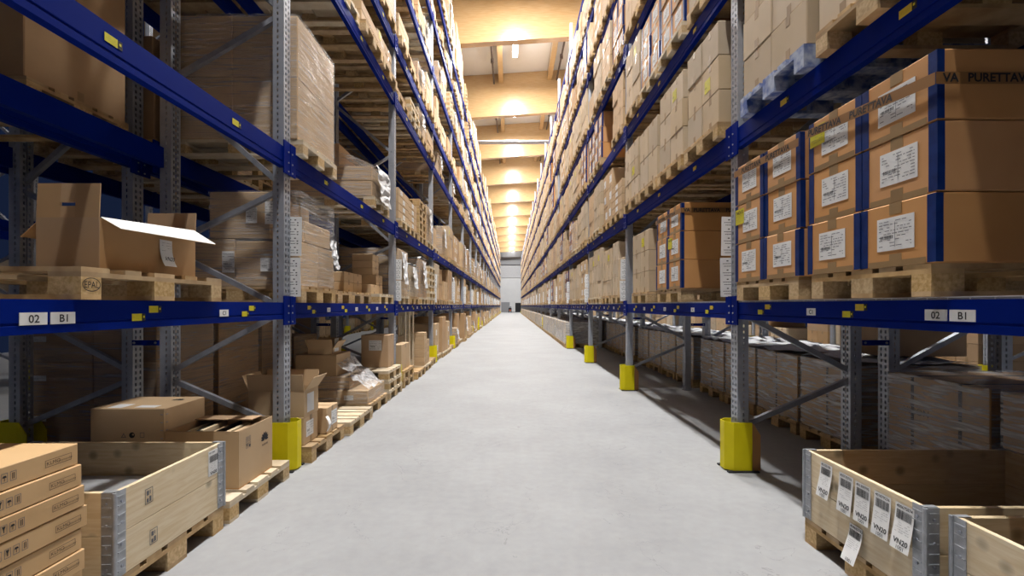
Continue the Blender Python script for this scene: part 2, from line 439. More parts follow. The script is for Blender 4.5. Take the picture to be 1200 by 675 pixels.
# ------------------------------------------------------------------ cartons
CACHE = {}
def carton(style, w, d, h, v=0):
    key = (style, round(w, 3), round(d, 3), round(h, 3), v)
    if key in CACHE: return CACHE[key]
    r = random.Random(hash(key[1:]) & 0xffff)
    body = {'beige': 'beige', 'orange': 'orange', 'brown': 'brown', 'light': 'light', 'labelled': 'light', 'sticker': 'beige'}[style]
    m = MB().cbox(0, d, 0, w, 0, h, body, .006)
    parts = []; e = .0012; cy = w / 2
    if style in ('beige', 'sticker', 'light', 'brown', 'labelled'):
        t = min(.05, w * .12); k = min(.07, h * .25)
        m.box(.02, d - .02, cy - t / 2, cy + t / 2, h - .0005, h + e, 'tape')
        for (z0, z1) in ((h - k, h), (0, k)):
            m.box(-e, 0, cy - t / 2, cy + t / 2, z0, z1, 'tape')
            m.box(d, d + e, cy - t / 2, cy + t / 2, z0, z1, 'tape')
    if style in ('labelled', 'sticker'):
        lw, lh = (min(.16, w * .5), min(.14, h * .6)) if style == 'labelled' else (.12, .12)
        y0 = w * (.84 if v == 0 else .6); z0 = h * .25
        l = MB().box(-.002, -.0002, y0 - lw, y0, z0, z0 + lh, 'paper' if style == 'labelled' else 'yellow')
        ink = MB().add(ink_lines(lw, lh, v + 3, rows=5), frame3((-.0032, y0, z0), *AISLE))
        parts.append(('sticker' if style == 'sticker' else 'shipping_label', l, 'yellow sticker' if style == 'sticker' else 'white paper label', [('lettering', ink)]))
    if style == 'orange':
        t = .07
        m.box(-e, .0, cy - t / 2, cy + t / 2, 0, h * .2, 'tape'); m.box(-e, .0, cy - t / 2, cy + t / 2, h * .82, h, 'tape')
        m.box(-e * .9, 0, .05, w - .05, 0, .03, 'tape')
        m.box(.02, d - .02, cy - t / 2, cy + t / 2, h - .0005, h + e, 'tape')
        for a in (0, 1):
            b = MB()
            y0, y1 = (-.0016, .042) if a == 0 else (w - .042, w + .0016)
            b.box(-.002, .0, y0, y1, .004, h - .004, 'btape')
            if a == 0: b.box(-.002, .03, -.002, .0, .004, h - .004, 'btape')
            else: b.box(-.002, .03, w, w + .002, .004, h - .004, 'btape')
            parts.append(('edge_tape', b, 'blue corner tape'))
        lw, lh = w * .5, h * .52
        y0 = w * .73 + (v % 3 - 1) * .01; z0 = h * (.26 + .03 * (v % 2))
        l = MB().box(-.0022, -.0002, y0 - lw, y0, z0, z0 + lh, 'paper')
        ink = MB().add(ink_lines(lw, lh, v + 31, rows=9), frame3((-.0034, y0, z0), *AISLE))
        if v >= 10:
            q = MB().box(-.0042, -.0036, w * .66, w * .66 + .13, h * .5, h * .5 + .12, 'yellow')
            qi = MB().add(text('NO:15', .026, 'ink', .02), frame3((-.0048, w * .66 + .115, h * .5 + .08), *AISLE)).add(ink_lines(.12, .07, 4, 'greyink', 4, False), frame3((-.0048, w * .66 + .125, h * .5 + .01), *AISLE))
            parts.append(('sticker', q, 'yellow sticker', [('lettering', qi)]))
        ink.box(-.0032, -.0024, y0 - lw * .5 - .0008, y0 - lw * .5, z0 + lh * .1, z0 + lh * .85, 'greyink')
        parts.append(('shipping_label', l, 'white shipping label', [('lettering', ink)]))
    c = T('cardboard_box', 'box', m, parts)
    c._low = MB().box(0, d, 0, w, 0, h, body)
    if style == 'orange':
        c._low.box(-.002, 0, w * .25, w * .75, h * .27, h * .8, 'paper'); c._low.box(-.002, .03, -.002, .03, 0, h, 'btape')
    elif style == 'labelled': c._low.box(-.002, 0, w * .4, w * .8, h * .25, h * .75, 'paper')
    CACHE[key] = c
    return c
LOOK = {'beige': 'plain beige', 'orange': 'blue-taped orange', 'brown': 'plain brown', 'light': 'light brown', 'labelled': 'white-labelled brown', 'sticker': 'yellow-stickered beige'}
TIER = ['bottom', 'second', 'third', 'fourth', 'fifth', 'sixth', 'seventh']

def film_shell(w, d, h, seed, k='film', amp=.012, z0=.002):
    r = random.Random(seed); m = MB(); nx, ny, nz = 5, 5, 8; o = .008
    def g(fn, a, b): return [[fn(i / a, j / b) for j in range(b + 1)] for i in range(a + 1)]
    j = lambda: r.uniform(0, amp)
    H = h + .008 - z0
    m.sheet(g(lambda s, t: (-o - j() * (0 < s < 1), w * s, z0 + H * t), ny, nz), k)
    m.sheet(g(lambda s, t: (d + o, w * s, z0 + H * t), 1, 1), k)
    m.sheet(g(lambda s, t: (d * s, -o - j() * (0 < s < 1), z0 + H * t), nx, nz), k)
    m.sheet(g(lambda s, t: (d * s, w + o + j() * (0 < s < 1), z0 + H * t), nx, nz), k)
    m.sheet(g(lambda s, t: (d * s, w * t, z0 + H + j() * .8), nx, ny), k)
    return m
def film_drape(w, h, seed, x=-.02, lean=.05):
    """A crumpled tail of bunched film hanging down the aisle face."""
    r = random.Random(seed); n, q = 5, 9
    rows = []
    for i in range(q + 1):
        t = i / q; ww = w * (1 - .35 * t + r.uniform(-.15, .15))
        rows.append([(x - lean * t + r.uniform(-.022, .012), -ww / 2 + ww * c / n + r.uniform(-.01, .01), -h * t) for c in range(n + 1)])
    return MB().sheet(rows, 'filmwhite')

def wrapped(style, w, d, h, cols, tiers, seed, tail=False, top=False, filmk='film', labels=(), dcols=1, straps=()):
    key = ('wrap', style, w, d, h, cols, tiers, seed, tail, top, filmk, dcols)
    if key in CACHE: return CACHE[key]
    parts = []; g = .003
    for c in range(cols):
        for t in [t for t in range(tiers) for _ in range(dcols)]:
            dc = len(parts) % dcols
            q = MB().cbox(dc * d / dcols + g * (dc > 0), (dc + 1) * d / dcols, c * w / cols + g, (c + 1) * w / cols - g, t * h / tiers + .0005, (t + 1) * h / tiers - .0005, style, .006)
            parts.append(('carton', q))
    for (face, a, z, lw, lh, sd) in labels:
        l = MB(); fr = frame3((-.0025, a, z), *AISLE) if face == 'aisle' else frame3((a, -.0025, z), *FRONT) if face == 'front' else frame3((a, w + .0025, z), (-1, 0, 0), (0, 0, 1))
        l.add(rect(0, 0, lw, lh, 'paper'), fr)
        ink = MB().add(ink_lines(lw, lh, sd, rows=6), fr @ Matrix.Translation((0, 0, .001)))
        parts.append(('shipping_label', l, 'white paper label', [('lettering', ink)]))
    for y in straps:
        parts.append(('strap', MB().box(-.004, -.001, y - .012, y + .012, 0, h, 'dark').box(0, d, y - .012, y + .012, h, h + .003, 'dark'), 'black strap'))
    parts.append(('stretch_film', film_shell(w, d, h, seed, filmk), 'clear stretch film'))
    if top:
        r = random.Random(seed + 5)
        gr = [[(d * i / 6 - .01, w * j / 6, h + .012 + r.uniform(0, .05)) for j in range(7)] for i in range(7)]
        parts.append(('film_cover', MB().sheet(gr, 'filmwhite'), 'bunched white film'))
    if tail:
        f = MB().add(film_drape(w * .5, h * .7, seed + 9), Matrix.Translation((-.01, w * .6, h * .95)))
        parts.append(('film_tail', f, 'bunched white film'))
    t = T('wrapped_load', 'wrapped load', None, parts)
    lo = MB().box(0, d, 0, w, 0, h, style)
    if tail: lo.box(-.03, -.01, w * .35, w * .8, h * .25, h * .95, 'filmwhite')
    if top: lo.box(0, d, 0, w, h + .005, h + .03, 'filmwhite')
    t._low = lo
    CACHE[key] = t
    return t

# ------------------------------------------------------------------ what a pallet carries
SLOT = ['first', 'second', 'third', 'fourth', 'fifth', 'sixth']
ROWN = {'front': 'rack', 'back': 'back rack', 'far': 'far rack'}
def loc(side, row, li, b, slot):
    return f'{SLOT[slot]} pallet, {shelf(li)}, {ORD[b]} bay, {side} {ROWN[row]}'
def grp(side, row, li): return f'boxes on {"the floor" if li < 0 else "the " + SHELF[li] + " shelf"} of the {side} {ROWN[row]}'
def pallet_at(side, row, li, b, slot, y0, z, x, t=PAL, look='wooden'):
    w = t.box()[1][1]
    spec(t, side_at(side, x, y0, w, z), f'{look} pallet in {SLOT[slot]} place, {shelf(li)}, {ORD[b]} bay, {side} {ROWN[row]}', f'pallets of the {side} {ROWN[row]}')

def boxes(side, row, li, b, slot, y0, z, x, style, cols, tiers, w, h, d=1.12, jit=.0, skip=(), stick=None):
    """A block of cartons on a pallet: cols along the aisle, tiers up."""
    cw = w / cols
    for c in range(cols):
        for t in range(tiers):
            if (c, t) in skip: continue
            st = style
            if stick and (c, t) == stick: st = 'sticker' if style in ('beige', 'light') else style
            v = R.randrange(3)
            tm = carton(st, cw - .006, d, h - .002, v if st in ('orange', 'labelled') else 0)
            dx = R.uniform(0, jit); yy = y0 + c * cw + .003
            tier = TIER[t] if t < tiers - 1 or tiers < 2 else 'top'
            col = '' if cols == 1 else {2: (' near', ' far'), 3: (' near', ' middle', ' far'), 4: (' near', ' second', ' third', ' far')}[cols][c]
            spec(tm, side_at(side, x + dx, yy, cw - .006, z + t * h + .001), f'{LOOK[st]} box, {tier} tier{col}, {loc(side, row, li, b, slot)}', grp(side, row, li))

def fill(side, row, li, b, slot, y0, z, kind=None, x=None):
    x = x if x is not None else ((1.83 if row == 'front' else 3.14) + R.uniform(0, .05 if side == 'right' else .09))
    p = R.choice((PAL, PAL, PALW))
    r = R.random()
    if kind is None:
        if side == 'right':
            kind = 'beige23' if r < .34 else 'beige24' if r < .46 else 'orange' if r < .62 else 'light23' if r < .74 else 'beige33' if r < .82 else 'wrap' if r < .88 else 'flat' if r < .93 else 'labelled'
        else:
            kind = 'light23' if r < .12 else 'wraptail' if r < .36 else 'wrap' if r < .46 else 'brown22' if r < .58 else 'labelled' if r < .66 else 'flat' if r < .84 else 'pallets' if r < .96 else 'beige23'
    top = li == 6 and side == 'left'
    pallet_at(side, row, li, b, slot, y0, z, x, p)
    z1 = z + PH; bx = x + .02 + (R.uniform(0, .06) if side == 'left' else 0); kk = (side, row, li, b, slot)
    gapL = (LV[side][li + 1] - BH[0] - .04 - z1) if 0 <= li < 6 else 1.3
    lim = min(1.02, gapL - .05) * R.uniform(.9, 1.0)
    if side == 'left' and li > 1 and not top: lim *= R.uniform(.55, .95)
    if top: lim = R.uniform(1.2, 1.7)
    if kind == 'pallets':
        n = max(1, min(5, int(lim / .146)))
        for i in range(n): spec(p, side_at(side, x + R.uniform(-.01, .01), y0, .8, z1 + .002 + i * .1455), f'empty pallet, number {i + 2} up its stack, {loc(*kk)}'.replace(f'number {i + 2} up its stack', f'{TIER[min(i + 1, 6)]} in its stack'), 'stacked empty pallets')
    elif kind == 'wrap' or kind == 'wraptail':
        st = R.choice(('light', 'light', 'beige', 'brown'))
        h = lim * R.uniform(.7, 1)
        t = wrapped(st, .78, 1.14, round(h * 5) / 5 if h > .5 else .5, 2, 3 if h > .7 else 2, R.randrange(4), tail=kind == 'wraptail', top=kind == 'wraptail' and R.random() < .5)
        if t.box()[1][2] > gapL: t = wrapped(st, .78, 1.14, .4, 2, 2, 1, tail=kind == 'wraptail')
        spec(t, side_at(side, bx, y0 + .01, .78, z1 + .001), f'film-wrapped {"beige" if st == "beige" else "brown"} load on the {loc(*kk)}', 'film-wrapped pallet loads')
    elif kind == 'flat':
        n = max(1, int(lim * .6 / .13))
        boxes(*kk, y0, z1, bx, R.choice(('light', 'brown', 'labelled')), 1, min(n, 4), .78, .13)
    else:
        st = {'beige23': 'beige', 'beige24': 'beige', 'beige33': 'beige', 'light23': 'light', 'orange': 'orange', 'brown22': 'brown', 'labelled': 'labelled'}[kind]
        c, n = {'beige23': (2, 3), 'beige24': (2, 4), 'beige33': (3, 4), 'light23': (2, 3), 'orange': (2, 3), 'brown22': (2, 2), 'labelled': (2, 3)}[kind]
        h = round(lim / n * 50) / 50
        skip = ()
        if R.random() < .2: skip = ((R.randrange(c), n - 1),)
        boxes(*kk, y0, z1, bx, st, c, n, .80, h, jit=.02, skip=skip, stick=(0, n - 1 if skip else n - 1) if R.random() < .4 else None)

# ------------------------------------------------------------------ rack parts
def upright_frame():
    H = 10.6
    def upright(x0, x1):           # x0 the outer web, x1 the open side
        m = MB(); k = 'slot'
        m.poly(((x0, 0, 0), (x0, UPW, 0), (x0, UPW, H), (x0, 0, H)), k)
        for y in (0, UPW):
            m.poly(((x0, y, 0), (x1, y, 0), (x1, y, H), (x0, y, H)), k)
            yy = .051 if y == 0 else UPW - .051  # lips widened to shut light out of the section
            m.poly(((x1, y, 0), (x1, yy, 0), (x1, yy, H), (x1, y, H)), k)
        return m
    def plate(x0): return MB().box(x0, x0 + .12, -.02, UPW + .02, 0, .008, 'galv')
    parts = [('upright', upright(0, .094)), ('upright', upright(FD, FD - .094)), ('foot_plate', plate(-.013)), ('foot_plate', plate(FD - .107))]
    fz = [.37, 1.40, 2.45, 3.95, 5.5, 7.05, 8.6, 10.1]; rz = [.80, 1.90, 3.30, 4.75, 6.25, 7.8, 9.35]
    for i, r in enumerate(rz):
        lo = (.07, UPW / 2, fz[i]); mid0 = (FD - .07, UPW / 2, r - .04); mid1 = (FD - .07, UPW / 2, r + .04)
        parts.append(('brace', MB().bar(lo, mid0, .04, .042, 'galv')))
        if i + 1 < len(fz): parts.append(('brace', MB().bar(mid1, (.07, UPW / 2, fz[i + 1] - .07), .04, .042, 'galv')))
    return T('upright_frame', 'rack frame', None, parts)
FRAME = upright_frame()

def beam_tmpl(h, style):
    L = PITCH - UPW - .004
    prof = [(0, 0), (.05, 0), (.05, -h), (0, -h), (0, -h + .034), (.006, -h + .038), (.006, -h + .044), (0, -h + .048)]
    m = MB().prism(prof, 0, L, 'blue'); parts = []
    for y0, y1, by in ((-.052, .045, -.025), (L - .045, L + .052, L + .025)):
        c = MB().box(-.012, -.0005, y0, y1, -h - .05, .055, 'blue')
        bl = MB()
        for z in (-.03, -h + .05, -h - .025): bl.cyl((-.0125, by, z), (-.018, by, z), .007, 'galv', 8)
        parts.append(('connector_plate', c, None, [('bolt', bl)]))
    def plate(s, y, z, w, hh, th):         # a white plate with lettering; y is its centre
        l = MB().box(-.003, 0, y - w / 2, y + w / 2, z - hh / 2, z + hh / 2, 'paper')
        t = text(s, th, 'ink', .015); tw = width(t)
        ink = MB().add(t, frame3((-.0036, y + tw / 2, z - th / 2), *AISLE))
        parts.append(('number_plate', l, f'white plate lettered {s}', [('lettering', ink)]))
    def stick(y, z, k='yellow', w=.085, hh=.036):
        l = MB().box(-.002, 0, y - w * .22, y + w / 2, z - hh / 2, z + hh / 2, k)
        l.box(-.002, 0, y - w / 2, y - w * .24, z - hh / 2, z + hh / 2, 'ink')
        ink = MB().add(ink_lines(w * .68, hh * .6, int(y * 100), 'ink', 3, False), frame3((-.003, y + w * .48, z - hh * .35), *AISLE))
        ink.add(rect(0, 0, w * .12, hh * .3, 'yellow'), frame3((-.003, y - w * .3, z - hh * .1), *AISLE))
        parts.append(('bar_code_sticker', l, 'yellow and black bar code sticker', [('lettering', ink)]))
    off = FRAME0 - PITCH + UPW                      # world y of this beam's start in the nearest bay
    flip = style.endswith('left')
    P = (lambda y: L - y) if flip else (lambda y: y)
    if style.startswith('low'):
        near = 'near' in style
        if near and not flip:
            for y, z in ((2.52, -.035), (2.62, -.075), (3.43, -.035), (3.53, -.075)): stick(P(y - off), z, 'amber' if z > -.05 else 'yellow')
            plate('C1', P(2.94 - off), -.065, .085, .045, .026); plate('02', P(2.077 - off), -.068, .108, .05, .031); plate('B1', P(1.955 - off), -.068, .112, .05, .031)
        elif near:
            for y, z in ((2.375, -.085), (2.485, -.045), (3.33, -.085), (3.42, -.045)): stick(P(y - off), z, 'yellow')
            plate('C1', P(3.08 - off), -.075, .095, .045, .026); plate('02', P(1.85 - off), -.078, .108, .05, .031); plate('B1', P(1.972 - off), -.078, .108, .05, .031)
        else:
            for i in range(4):
                y = .35 + i * .88
                stick(P(y), -.045, 'amber'); stick(P(y + .1), -.085, 'yellow')
                if i < 3: plate(('A1', 'B1', 'C1')[i], P(y + .46), -.07, .085, .045, .026)
    elif style.startswith('high'):
        for y in (.75, 1.9, 2.9): stick(P(y), -.07, 'yellow' if flip else 'amber', .1, .04)
    return T('shelf_beam', 'rack beam', m, parts)
BEAM = {(i, s): beam_tmpl(BH[i], s) for i in (0, 1) for s in ('low_right', 'low_left', 'low_near_right', 'low_near_left', 'high_right', 'high_left', 'rear')}

def guard_tmpl(wingk='guard'):
    # cross-section of the column protector around a front upright; local origin = upright's aisle corner
    Hh = .415; t = .006
    pts = [(.11, -.03), (-.045, -.03), (-.105, .02), (-.105, .094), (-.045, .144), (.11, .144)]
    m = MB(); n = len(pts)
    inn = [(.11, -.024), (-.042, -.024), (-.099, .023), (-.099, .091), (-.042, .138), (.11, .138)]
    m2 = MB()
    def ring(i):
        a, b = pts[i], pts[i + 1]; c, d = inn[i], inn[i + 1]
        m.hexa(((*a, .012), (*b, .012), (*d, .012), (*c, .012), (*a, Hh), (*b, Hh), (*d, Hh), (*c, Hh)), 'guard')
    for i in range(5): ring(i)
    wings = []
    for y0, y1 in ((-.03, -.024), (.138, .144)):   # sloping wings running back beside the upright
        w = MB(); pr = [(.112, .012), (.18, .012), (.18, .31), (.112, Hh)]
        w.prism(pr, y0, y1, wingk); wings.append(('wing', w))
    inner = MB().prism([(-.04, .012), (.20, .012), (.20, .28), (.11, Hh - .01), (-.04, Hh - .01)], -.0235, -.0215, 'guardin')
    foot = MB().box(-.10, .16, -.055, -.02, 0, .012, 'dark').box(-.10, .16, .134, .169, 0, .012, 'dark')
    slot = MB()
    return T('column_guard', 'column guard', m, wings + [('base_plate', foot, 'dark base plate')])
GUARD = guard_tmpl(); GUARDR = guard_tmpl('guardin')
def tall_guard_tmpl():
    m = MB().box(-.10, -.02, 0, .10, .32, .74, 'guard')
    st = MB()
    for i in range(6):
        k = 'guard' if i % 2 else 'ink'
        z = .0 + i * .053
        st.hexa(((-.105, -.005, z), (-.015, -.005, z), (-.015, .105, z), (-.105, .105, z), (-.105, -.005, z + .053), (-.015, -.005, z + .053), (-.015, .105, z + .053), (-.105, .105, z + .053)), k)
    return T('corner_post', 'guard post', m, [('striped_base', st, 'black and yellow striped base')])
TALL = tall_guard_tmpl()

def sign_tmpl(seed):
    w, h = .165, .34
    m = MB().box(0, w, -.0015, 0, 0, h, 'paper'); ink = MB(); r = random.Random(seed)
    for blk in range(4):
        z = h * (.96 - .235 * blk)
        for q, (x, n) in enumerate(((.34, 3), (.14, 6), (.2, 6))):
            for c in range(n):
                x0 = w * (x + c * (.13 if q == 0 else .08))
                if q == 0 and c == 1: continue
                hh = h * (.026 if q == 0 else .015)
                ink.add(rect(x0, 0, x0 + w * (.1 if q == 0 else .065), hh, 'ink'), frame3((0, -.0022, z - .018 - q * .022), *FRONT))
            if q: ink.add(rect(w * .74, 0, w * .82, h * .026, 'ink'), frame3((0, -.0022, z - .02 - q * .022), *FRONT))
    tape = MB().box(w * .8, w * 1.0, .0, .001, h * .4, h * .6, 'strip')
    return T('location_sign', 'sign', m, [('lettering', ink), ('mount', tape)])
SIGN = [sign_tmpl(1), sign_tmpl(2)]

def deck_tmpl():
    """Wire mesh deck between the beams."""
    m = MB(); L = 3.58; w = .0045
    for i in range(37): m.box(0, 1.06, i * L / 36 - w / 2, i * L / 36 + w / 2, .005, .005 + w, 'galv')
    for i in range(12): m.box(i * .095, i * .095 + w, 0, L, 0, .005, 'galv')
    wf = MB()
    for i in range(37): wf.box(-.001, w, i * L / 36 - w / 2, i * L / 36 + w / 2, -.0, .012, 'wire')
    wf.box(-.002, w, 0, L, .008, .0125, 'wire')
    return T('mesh_deck', 'mesh deck', m, [('front_edge', wf)])
DECK = deck_tmpl()
POWER, WORLD, EXPOSURE, GLOW = 1130, .03, 0.10, .11
# ------------------------------------------------------------------ the hall
struct('floor', MB().box(-15, 15, -14, 97, -.12, 0, 'floor'))
SL = .064                                          # the roof rises towards the right
def tilt(m):
    m.v = [(x, y, z + SL * x) for x, y, z in m.v]; return m
struct('ceiling', tilt(MB().box(-15, 15, -14, 97, 14.65, 14.8, 'ceil')))
struct('wall_far', MB().box(-15, 15, 97, 97.3, 0, 16, 'wallw'))
struct('trim_1', MB().box(-6, 6, 96.6, 97, 9.9, 11.4, 'greydoor').box(-6, 6, 96.4, 96.6, 11.1, 11.5, 'galv'))
struct('trim_2', MB().box(-6, 6, 96.9, 97, 7.2, 9.9, 'sheetgrey'))
BEAM_Y = [19.0 + 7.44 * (i - 3) for i in range(14)]
for y in BEAM_Y:
    struct('roof_beam', tilt(MB().box(-15, 15, y, y + .34, 12.25, 14.64, 'glulam')))
for i in range(len(BEAM_Y) - 1):
    for x in (-6.05, -3.3, -.55, 2.2, 4.95):
        struct('roof_purlin', tilt(MB().box(x - .13, x + .13, BEAM_Y[i] + .345, BEAM_Y[i + 1] - .005, 14.1, 14.64, 'glulam')))
    for x in (-.95, 2.62):
        p = MB().cyl((x, BEAM_Y[i] + .345, 14.1 + SL * x), (x, BEAM_Y[i + 1] - .005, 14.1 + SL * x), .05, 'pipe', 8)
        for t in (.3, .7): p.cyl((x, BEAM_Y[i] + t * 7.1, 13.98 + SL * x), (x, BEAM_Y[i] + t * 7.1, 14.2 + SL * x), .08, 'pipe', 8)
        struct('ceiling_pipe', p)
struct('ceiling_duct', MB().cyl((-8, 30.5, 12.10), (8, 30.5, 12.16), .13, 'galv', 14))
# the far end
struct('door_1', MB().box(-1.9, -.28, 96.88, 97, 0, 2.0, 'greydoor').box(-1.98, -1.9, 96.86, 97, 0, 2.1, 'galv').box(-.28, -.2, 96.86, 97, 0, 2.1, 'galv').box(-1.98, -.2, 96.86, 97, 2.0, 2.1, 'galv'))
struct('dark_doorway', MB().box(.95, 2.2, 96.9, 97, 0, 1.95, 'dark').box(.82, .95, 96.86, 97, 0, 2.08, 'white').box(2.2, 2.3, 96.86, 97, 0, 2.08, 'white').box(.82, 2.3, 96.86, 97, 1.95, 2.08, 'white'))  # dark panel stands in for the unlit doorway opening

# ------------------------------------------------------------------ lamps
def lamp(x, y, z, label, power, glow=1.0, col=(1, .985, .965)):
    o = obj('ceiling_lamp', MB().box(-.13, .13, -.52, .52, .0, .09, 'greymetal').box(-.14, -.128, -.53, .53, -.03, .09, 'greymetal').box(.128, .14, -.53, .53, -.03, .09, 'greymetal'))
    o.location = (x, y, z); tag(o, label, 'lamp', 'lamps hanging over the aisles')
    obj('diffuser', MB().cbox(-.12, .12, -.51, .51, -.07, -.001, 'lamp', .02), o)
    obj('hanger', MB().cyl((0, -.4, .09), (0, -.4, 14.6 - z), .004, 'galv', 6).cyl((0, .4, .09), (0, .4, 14.6 - z), .004, 'galv', 6), o)
    li = bpy.data.lights.new('lamp_light', 'AREA'); li.shape = 'RECTANGLE'; li.size = .24; li.size_y = 1.0; li.energy = power; li.color = col
    lo = bpy.data.objects.new('lamp_light', li); COL.objects.link(lo); lo.parent = o; lo.location = (0, 0, -.08)
    # the tube also shines to its sides and ends
    pl = bpy.data.lights.new('lamp_glow', 'POINT'); pl.energy = power * GLOW * glow; pl.color = col; pl.shadow_soft_size = .12
    po = bpy.data.objects.new('lamp_glow', pl); COL.objects.link(po); po.parent = o; po.location = (0, -.2, -.24)
for i, yb in enumerate(BEAM_Y):
    z = 13.95
    lamp(.22, yb + 3.85, z, f'long white lamp under the ceiling behind the {ORD[i]} timber roof beam, middle aisle', POWER)
    if i < 9:
        for sx, nm in ((-6.1, 'left'), (6.1, 'right')):
            if i == 0 and sx > 0: continue
            lamp(sx, yb + 3.85, z, f'long white lamp over the aisle beyond {nm} rack, behind the {ORD[i]} roof beam', POWER)
# ------------------------------------------------------------------ racks
UP = {'left': 'left', 'right': 'right'}
for side in ('left', 'right'):
    for row, x0 in (('front', XF), ('back', XB), ('far', 7.9)):
        nk = {'front': NB, 'back': 16, 'far': 12}[row]
        for k in range(-1, nk):
            if row == 'far' and k < 0: continue
            fm = side_at(side, x0, yf(k), UPW, 0) if row != 'back' else side_at('left' if side == 'right' else 'right', -(x0 + FD), yf(k), UPW, 0)
            put(FRAME, fm, f'tall galvanised rack frame, {ORD[k + 1]} along the {side} {ROWN[row]}', f'rack frames of the {side} {ROWN[row]}')
            if k < 0: continue
            g = side_at(side, x0, yf(k), UPW, 0)
            if row == 'back': g = side_at('left' if side == 'right' else 'right', -(x0 + FD), yf(k), UPW, 0)
            if row == 'front' and k == 6:
                put(TALL, side_at(side, x0 - .03, yf(k) + .2, UPW, 0), f'tall yellow post with black striped base beside the {side} rack', 'striped corner posts')
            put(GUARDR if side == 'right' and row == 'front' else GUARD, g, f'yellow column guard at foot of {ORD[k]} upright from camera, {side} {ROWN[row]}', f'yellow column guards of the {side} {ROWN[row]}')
            if row == 'front' and k < 20:
                for j, (z, w) in enumerate(((1.835, 'upper'), (1.475, 'lower'))):
                    xs = -1.995 if side == 'left' else 1.995 - .165
                    xs += (.0 if j else .004)
                    put(SIGN[(k + j) % 2], Matrix.Translation((xs, yf(k) + UPW + .006, z)) @ Matrix.Rotation(math.radians(-.8 if j else 1.0), 4, 'Y'),
                        f'{w} white location sign on {ORD[k]} upright of {side} rack', 'white location signs')
    for row in ('front', 'back', 'far'):
        x0 = {'front': XF, 'back': XB, 'far': 7.9}[row]
        nbay = {'front': NB, 'back': 16, 'far': 12}[row]
        for b in range(-1 if row != 'far' else 1, nbay):
            y0 = yf(b - 1) + UPW + .002; L = PITCH - UPW - .004
            for li in range(7):
                if row == 'far' and li > 2: continue
                z = LV[side][li]; bi = min(li, 1)
                st = {0: 'low_', 1: 'high_'}[bi] + ('near_' if b == 0 and li == 0 else '') + side if row == 'front' else 'rear'
                if row == 'front' and li > 1: st = 'high_' + side if b < 3 else 'rear'
                if b < 0: st = 'rear'
                spec(BEAM[bi, st], side_at(side, x0 - .015, y0, L, z), f'blue beam at aisle edge of {shelf(li)}, {ORD[b]} bay, {side} {ROWN[row]}', f'blue beams of the {side} {ROWN[row]}')
                other = 'left' if side == 'right' else 'right'
                spec(BEAM[bi, 'rear'], side_at(other, -(x0 + FD + .015), y0, L, z), f'blue beam at rear edge of {shelf(li)}, {ORD[b]} bay, {side} {ROWN[row]}', f'blue beams of the {side} {ROWN[row]}')
    # blue ties between the two rows
    for k in range(0, 10):
        tie = T('row_spacer', 'rack tie', MB().box(.0, XB - XF - FD - .004, -.012, -.002, -.022, .022, 'blue').cyl((.02, -.012, 0), (.02, -.018, 0), .01, 'galv', 8).cyl((.2, -.012, 0), (.2, -.018, 0), .01, 'galv', 8))
        xx = XF + FD + .002
        put(tie, Matrix.Translation((xx if side == 'right' else -xx - (XB - XF - FD - .004), yf(k), 1.085)), f'short blue tie between rack rows at {ORD[k]} upright, {side} rack', 'blue ties between the rack rows')
    if side == 'right':
        for b in range(0, 8):
            put(DECK, side_at(side, XF - .012, yf(b - 1) + UPW + .012, 3.58, LV[side][0] + .001), f'wire mesh deck on first shelf, {ORD[b]} bay, right rack', 'wire mesh decks')
DZ = .0148
Z1R, Z1L = LV['right'][0] + DZ, LV['left'][0] + .002

# ------------------------------------------------------------------ right rack, loads seen close
K = ('right', 'front', 0)
def orange(b, slot, y0, w, st=None, h=.307):
    pallet_at(*K, b, slot, y0 + (w - .8) / 2, Z1R, 1.825, PAL)
    for c in range(2):
        for t in range(3):
            cw = w / 2; v = R.randrange(3) + (10 if st == (c, t) else 0)
            tm = carton('orange', cw - .008, 1.15, h - .003, v)
            spec(tm, side_at('right', 1.82 + R.uniform(0, .012), y0 + c * cw + .004, cw - .008, Z1R + PH + .001 + t * h),
                 f'blue-taped orange box{" with yellow sticker" if v >= 10 else ""}, {TIER[t] if t < 2 else "top"} tier {("near", "far")[c]}, {loc(*K, b, slot)}'.replace(' with yellow sticker', ' stickered'), grp(*K))
orange(0, 2, 1.985, .86, (1, 2)); orange(0, 3, 2.925, .84, (1, 1)); orange(1, 1, 4.95, .86, (0, 1))
pallet_at(*K, 1, 3, 6.25, Z1R, 1.84); boxes(*K, 1, 3, 6.25, Z1R + PH, 1.86, 'beige', 2, 3, .82, .285, stick=(0, 2))
